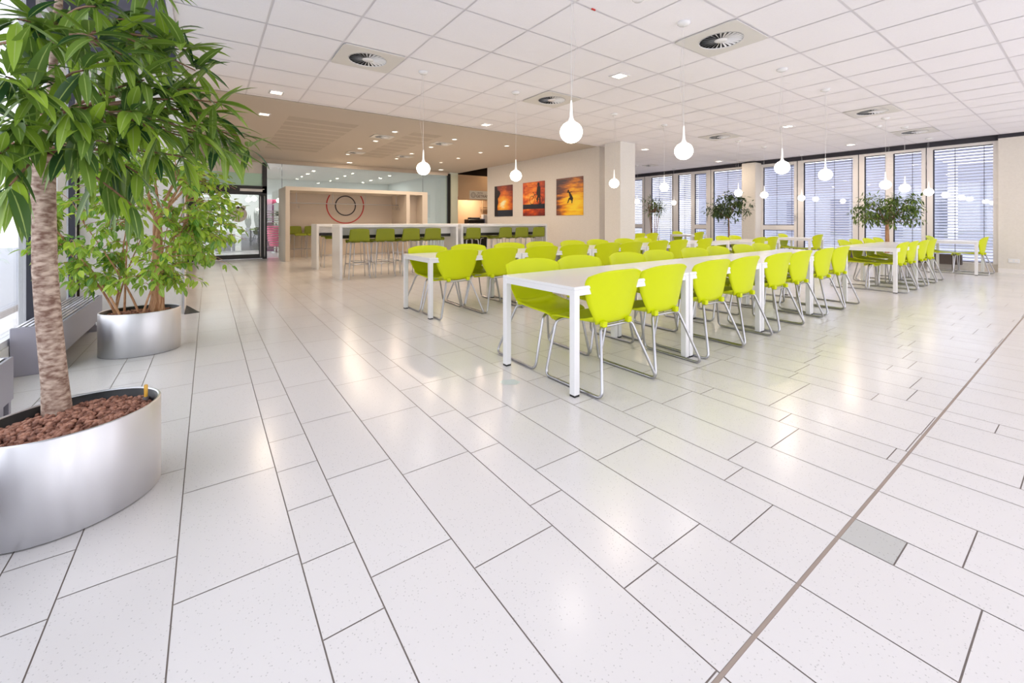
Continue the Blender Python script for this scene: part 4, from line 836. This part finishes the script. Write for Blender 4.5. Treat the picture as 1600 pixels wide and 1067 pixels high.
# ------------------------------------------------------------------ tables
def make_table(Lx, Ly):
    """origin at the corner toward the planters and the camera; Lx runs to the windows, Ly to the bar"""
    t_ = empty('dining_table', (0, 0, 0)); H = 0.74; g = 0.004
    q = MB(); q.box(g, g, H-0.022, Lx-g, Ly-g, H, 0, 0.003); q.build('tabletop', M['white'], t_)
    q = MB(); e = 0.05
    for b_ in ((e, g+0.004, Lx-e, g+0.044), (e, Ly-g-0.044, Lx-e, Ly-g-0.004), (g+0.004, e, g+0.044, Ly-e), (Lx-g-0.044, e, Lx-g-0.004, Ly-e)): q.box(b_[0], b_[1], H-0.062, b_[2], b_[3], H-0.0225)
    q.build('apron', M['white'], t_)
    for (x, y) in ((g, g), (Lx-g-0.05, g), (g, Ly-g-0.05), (Lx-g-0.05, Ly-g-0.05)):
        q = MB(); q.box(x, y, 0.012, x+0.05, y+0.05, H-0.0225, 0, 0.003); l = q.build('leg', M['white'], t_); q = MB(); q.box(x+0.002, y+0.002, 0, x+0.048, y+0.048, 0.012); q.build('foot_cap', M['black'], l)
    return t_
T14 = make_table(1.40, 0.83); T09 = make_table(0.9, 0.80); T12 = None
used = set()
def put(proto, x, y, rz, lb, cat, grp):
    if proto.name in used: o = copy_tree(proto)
    else: o = proto; used.add(proto.name)
    o.location = (x, y, 0); o.rotation_euler.z = rz; tag(o, lb, cat, grp); return o
ordn = ['first', 'second', 'third', 'fourth', 'fifth']
R1 = math.radians(1.25)
def row1(s_, off): return (1.985+s_*math.cos(R1)-off*math.sin(R1), 2.055+s_*math.sin(R1)+off*math.cos(R1))
for k in range(4):
    x, y = row1(k*1.405, 0); put(T14, x, y, R1, 'white table of the front row, %s from the planter end' % ordn[k], 'table', 'white tables in long rows')
for k in range(5):
    put(T14, 2.16+k*1.405+(0.12 if k == 4 else 0), 4.72+k*0.012, math.radians(0.5), 'white table of the back row, %s from the planter end' % ordn[k], 'table', 'white tables in long rows')
for k in range(2):
    put(T14, 9.15+k*1.405, 1.97+k*0.02, math.radians(0.6), 'white table of the separate window-side row, %s from the planter end' % ordn[k], 'table', 'white tables in long rows')
put(T09, 13.62, 1.60, 0, 'small white table in the corner beside the cream wall', 'table', 'small tables near the windows')
put(T14, 9.5, 4.42, 0, 'white table beyond the back row, in line with the dark-leaved tree', 'table', 'small tables near the windows')
put(T09, 12.65, 4.42, 0, 'small white table before the third blind', 'table', 'small tables near the windows')
put(T09, 12.85, 7.85, 0, 'small white table behind the dark-leaved tree', 'table', 'small tables near the windows')
put(T14, 9.9, 7.95, 0, 'white table half hidden by the square column', 'table', 'small tables near the windows')
# ------------------------------------------------------------------ shell chair
def catmull(rows, n):
    out = []
    m = len(rows)
    for s_ in range(n+1):
        t_ = s_/n*(m-1); i = min(int(t_), m-2); f_ = t_-i
        P_ = [rows[max(i-1, 0)], rows[i], rows[i+1], rows[min(i+2, m-1)]]
        out.append([0.5*((2*P_[1][k])+(-P_[0][k]+P_[2][k])*f_+(2*P_[0][k]-5*P_[1][k]+4*P_[2][k]-P_[3][k])*f_*f_+(-P_[0][k]+3*P_[1][k]-3*P_[2][k]+P_[3][k])*f_**3) for k in range(len(P_[0]))])
    return out
def shell(rows, n, nu, th, topdrop=0.0, topfrom=1.0):
    R = catmull(rows, n); G = []
    for s_, (y, z, hw, lift, wrap) in enumerate(R):
        line = []; tt = s_/n
        for j in range(nu+1):
            u = -1+2*j/nu; a = abs(u)
            zz = z+lift*a**2.5; yy = y+wrap*a**2
            if tt > topfrom: zz -= topdrop*((tt-topfrom)/(1-topfrom))**2*a**3.2
            line.append(Vector((u*hw, yy, zz)))
        G.append(line)
    nr = len(G); nc = nu+1; nor = []
    for i in range(nr):
        for j in range(nc):
            a = G[min(i+1, nr-1)][j]-G[max(i-1, 0)][j]; b = G[i][min(j+1, nc-1)]-G[i][max(j-1, 0)]; nor.append(b.cross(a).normalized())
    top = [G[i][j] for i in range(nr) for j in range(nc)]; bot = [top[k]-nor[k]*th for k in range(len(top))]
    mb = MB(); fs = []; o_ = len(top)
    for i in range(nr-1):
        for j in range(nc-1):
            a = i*nc+j; fs.append((a, a+1, a+nc+1, a+nc)); fs.append((o_+a, o_+a+nc, o_+a+nc+1, o_+a+1))
    for j in range(nc-1): fs.append((j, o_+j, o_+j+1, j+1)); a = (nr-1)*nc+j; fs.append((a, a+1, o_+a+1, o_+a))
    for i in range(nr-1): a = i*nc; fs.append((a, a+nc, o_+a+nc, o_+a)); a = i*nc+nc-1; fs.append((a, o_+a, o_+a+nc, a+nc))
    mb.add(top+bot, fs, 0, True); return mb
def make_chair():
    t_ = empty('shell_chair', (0, 0, 0))
    seat = [(0.325, 0.400, 0.165, 0, 0), (0.318, 0.434, 0.195, 0, 0), (0.27, 0.450, 0.215, 0.0, 0), (0.12, 0.445, 0.230, 0.018, 0), (-0.03, 0.437, 0.232, 0.040, 0), (-0.11, 0.443, 0.222, 0.055, 0.010), (-0.155, 0.475, 0.20, 0.03, 0.03)]
    q = shell(seat, 20, 14, 0.009); q.build('seat', M['lime'], t_)
    back = [(-0.130, 0.448, 0.175, 0.0, 0.02), (-0.160, 0.482, 0.196, 0, 0.034), (-0.175, 0.55, 0.236, 0, 0.052), (-0.185, 0.63, 0.273, 0, 0.066), (-0.197, 0.71, 0.294, 0, 0.074), (-0.213, 0.78, 0.299, 0, 0.076), (-0.228, 0.838, 0.290, 0.0, 0.070)]
    q = shell(back, 22, 16, 0.009, 0.045, 0.55)
    for s_ in (-1, 1): q.box(s_*0.135-0.022, -0.172, 0.435, s_*0.135+0.022, -0.13, 0.478, 0, 0.006)
    q.build('backrest', M['lime'], t_)
    for s_ in (-1, 1):
        q = MB(); q.tube(fillet([(s_*0.12, -0.14, 0.435), (s_*0.17, -0.155, 0.432), (s_*0.30, -0.285, 0.011), (s_*0.30, 0.28, 0.011), (s_*0.205, 0.262, 0.420), (s_*0.12, 0.24, 0.432)], 0.055, 5), 0.0108, 8); q.build('sled_leg', M['chrome'], t_)
    q = MB(); q.tube([(-0.125, -0.14, 0.434), (0.125, -0.14, 0.434)], 0.0105, 8); q.build('cross_bar', M['chrome'], t_); q = MB(); q.tube([(-0.125, 0.24, 0.431), (0.125, 0.24, 0.431)], 0.0105, 8); q.build('cross_bar', M['chrome'], t_)
    return t_
CH = make_chair()
rr = random.Random(77)
def chair(x, y, face, lb, grp):
    rz = (0 if face > 0 else PI)+rr.uniform(-0.03, 0.03); return put(CH, x, y, rz, lb, 'chair', grp)
GR = 'lime green shell chairs at the tables'
N1 = [2.40, 3.01, 3.76, 4.385, 5.19, 5.80, 6.57, 7.21]
o8 = ['first', 'second', 'third', 'fourth', 'fifth', 'sixth', 'seventh', 'eighth']
for i, x in enumerate(N1):
    chair(x, 2.21+0.0175*(x-2.4), 1, 'lime chair on the open-floor side of the front row, %s from the planters' % o8[i], GR)
F1 = [2.41, 3.02, 3.76, 4.34, 5.12, 5.71, 6.45, 7.03]
for i, x in enumerate(F1):
    chair(x, 2.895+0.0175*(x-2.4), -1, 'lime chair on the bar side of the front row, %s from the planters' % o8[i], GR)
N2 = [2.55, 3.19, 3.93, 4.59, 5.34, 5.94, 6.71, 7.35]
for i, x in enumerate(N2): chair(x, 4.865+0.008*(x-2.5), 1, 'lime chair on the front-row side of the back row, %s from the planters' % o8[i], GR)
F2 = [2.53, 3.19, 3.95, 4.59, 5.36, 6.02, 6.80, 7.39]
for i, x in enumerate(F2): chair(x, 5.43+0.008*(x-2.5), -1, 'lime chair on the bar side of the back row, %s from the planters' % o8[i], GR)
chair(8.3, 4.92, 1, 'single lime chair at the last table of the back row', GR)
for i, x in enumerate([9.58, 10.2, 10.98, 11.62]):
    chair(x, 2.14, 1, 'lime chair on the open-floor side of the separate row, %s from the planters' % o8[i], GR)
    chair(x-0.02, 2.65, -1, 'lime chair on the far side of the separate row, %s from the planters' % o8[i], GR)
chair(14.1, 1.72, 1, 'lime chair backed toward the cream wall at the corner table', GR)
chair(14.1, 2.28, -1, 'lime chair across the corner table, behind its top', GR)
for i, x in enumerate([9.9, 10.5]):
    chair(x, 4.58, 1, 'lime chair at the table beyond the back row, near side, %s from the planters' % o8[i], GR)
    chair(x, 5.12, -1, 'lime chair at the table beyond the back row, bar side, %s from the planters' % o8[i], GR)
chair(13.1, 4.55, 1, 'lime chair before the third blind, turned to the bar', GR)
chair(13.1, 5.1, -1, 'lime chair before the third blind, turned to the open floor', GR)
chair(13.3, 8.0, 1, 'lime chair at the small table behind the dark-leaved tree, near side', GR)
chair(13.3, 8.52, -1, 'lime chair at the small table behind the dark-leaved tree, far side', GR)
for i, x in enumerate([10.3, 10.92]): chair(x, 8.1, 1, 'lime chair beside the square column, %s from the column' % o8[i], GR)
for k, (px_, py_, d) in enumerate([(1357, 451, 7.6), (1373, 448, 7.75)]):
    g_ = at(px_, py_, d); q = MB(); q.v = []; q.add([(0, -0.035, 0), (0, 0, 0.05), (0, 0.035, 0.0), (0, 0, -0.05), (0.004, -0.035, 0), (0.004, 0, 0.05), (0.004, 0.035, 0.0), (0.004, 0, -0.05)], [(0, 1, 2, 3), (7, 6, 5, 4), (0, 4, 5, 1), (1, 5, 6, 2), (2, 6, 7, 3), (3, 7, 4, 0)])
    # small upright white diamonds beside the chair runners
    o = q.build('white_diamond', M['paper'], loc=(g_.x, g_.y, 0.052), rotz=-ANG); tag(o, 'white diamond by the chair runners of the separate row, %s one' % ('outer', 'inner')[k], 'tag')
# ------------------------------------------------------------------ bar tables and stools
def make_bar(Lx):
    t_ = empty('bar_table', (0, 0, 0)); H = 1.115; D = 0.65
    q = MB(); q.box(0, 0, H-0.06, Lx, D, H, 0, 0.003); q.build('tabletop', M['white'], t_)
    for x in (0, Lx-0.055): q = MB(); q.box(x, 0, 0, x+0.055, D, H-0.0605, 0, 0.003); q.build('leg', M['white'], t_)
    q = MB(); q.box(0.056, D/2-0.012, 0.89, Lx-0.056, D/2+0.012, H-0.061); q.build('modesty_panel', M['white'], t_)
    q = MB(); q.box(0.056, D/2-0.03, 0.82, Lx-0.056, D/2+0.03, 0.889); q.build('rail', M['black'], t_)
    return t_
BA = make_bar(2.70)
BG = 'white bar tables'
put(BA, 2.165, 9.0, 0, 'white slab bar table, front line, door end', 'bar table', BG)
put(BA, 4.95, 9.0, 0, 'white slab bar table, front line, photo wall end', 'bar table', BG)
put(BA, 2.16, 11.23, 0, 'white slab bar table, second line, door end', 'bar table', BG)
put(BA, 4.95, 11.23, 0, 'white slab bar table, second line, photo wall end', 'bar table', BG)
def make_stool():
    t_ = empty('bar_stool', (0, 0, 0))
    seat = [(0.195, 0.735, 0.175, 0, 0), (0.19, 0.765, 0.19, 0, 0), (0.10, 0.775, 0.198, 0.004, 0), (-0.05, 0.765, 0.20, 0.008, 0), (-0.155, 0.765, 0.205, 0.006, 0), (-0.19, 0.785, 0.205, 0, 0.004)]
    q = shell(seat, 14, 8, 0.03); q.build('seat', M['olive'], t_)
    back = [(-0.175, 0.772, 0.208, 0, 0.0), (-0.20, 0.80, 0.208, 0, 0.004), (-0.215, 0.88, 0.20, 0, 0.008), (-0.228, 0.97, 0.193, 0, 0.01), (-0.235, 1.03, 0.185, 0, 0.01)]
    q = shell(back, 12, 10, 0.022, 0.014, 0.75); q.build('backrest', M['olive'], t_)
    for sx_ in (-1, 1):
        for sy_ in (-1, 1):
            q = MB(); q.tube(fillet([(sx_*0.09, sy_*0.11, 0.742), (sx_*0.165, sy_*0.14, 0.735), (sx_*0.215, sy_*0.215, 0.0)], 0.03, 4), 0.010, 7); q.build('leg', M['chrome'], t_)
    q = MB(); z = 0.30; s_ = 0.194; q.tube([(-s_, -s_+.012, z), (s_, -s_+.012, z), (s_, s_-.012, z), (-s_, s_-.012, z)], 0.008, 6, closed=True); q.build('footrest', M['chrome'], t_)
    return t_
ST = make_stool(); SG = 'lime upholstered bar stools'
def stool(x, y, face, lb): put(ST, x, y, (0 if face > 0 else PI)+rr.uniform(-.06, .06), lb, 'bar stool', SG)
for i, px_ in enumerate([563, 603, 643, 677, 741, 790.5, 817, 843]): stool(on_y(px_, 8.86), 9.09, 1, 'lime bar stool on the dining side of the front bar, %s from the door end' % o8[i])
for i, x in enumerate([2.75, 3.35, 3.95, 4.5, 5.5, 6.1, 6.7, 7.25]): stool(x, 9.57, -1, 'lime bar stool on the kitchen side of the front bar, %s from the door end' % o8[i])
for i, x in enumerate([2.62, 3.25, 3.9, 4.45, 5.5, 6.3]): stool(x, 11.80, -1, 'lime bar stool on the niche side of the second bar, %s from the door end' % o8[i])
put(ST, on_y(466, 15.0), 15.05, PI, 'olive bar stool standing inside the coat niche at its door end', 'bar stool', SG).rotation_euler.z = PI+0.25
put(ST, on_y(488, 15.05), 15.05, 0, 'second bar stool in the coat niche, partly behind the bar table leg', 'bar stool', SG).rotation_euler.z = PI
# faint blue spill on the floor
q = MB(); n = 20; pts = []; c = Vector((on_y(798, 2.45), 2.45, 0)); rr2 = random.Random(4)
for k in range(n): a = 2*PI*k/n; r_ = 0.055*(1+rr2.uniform(-.25, .25)); pts.append((r_*1.3*math.cos(a), r_*math.sin(a), 0.0006))
q.add(pts, [tuple(range(n))]); g_ = at(797, 597, FPX*HCAM/(597-HY)); tag(q.build('floor_stain', M['bluespot'], loc=(g_.x, g_.y, 0.0004)), 'faint pale blue stain on the floor before the front table', 'stain')
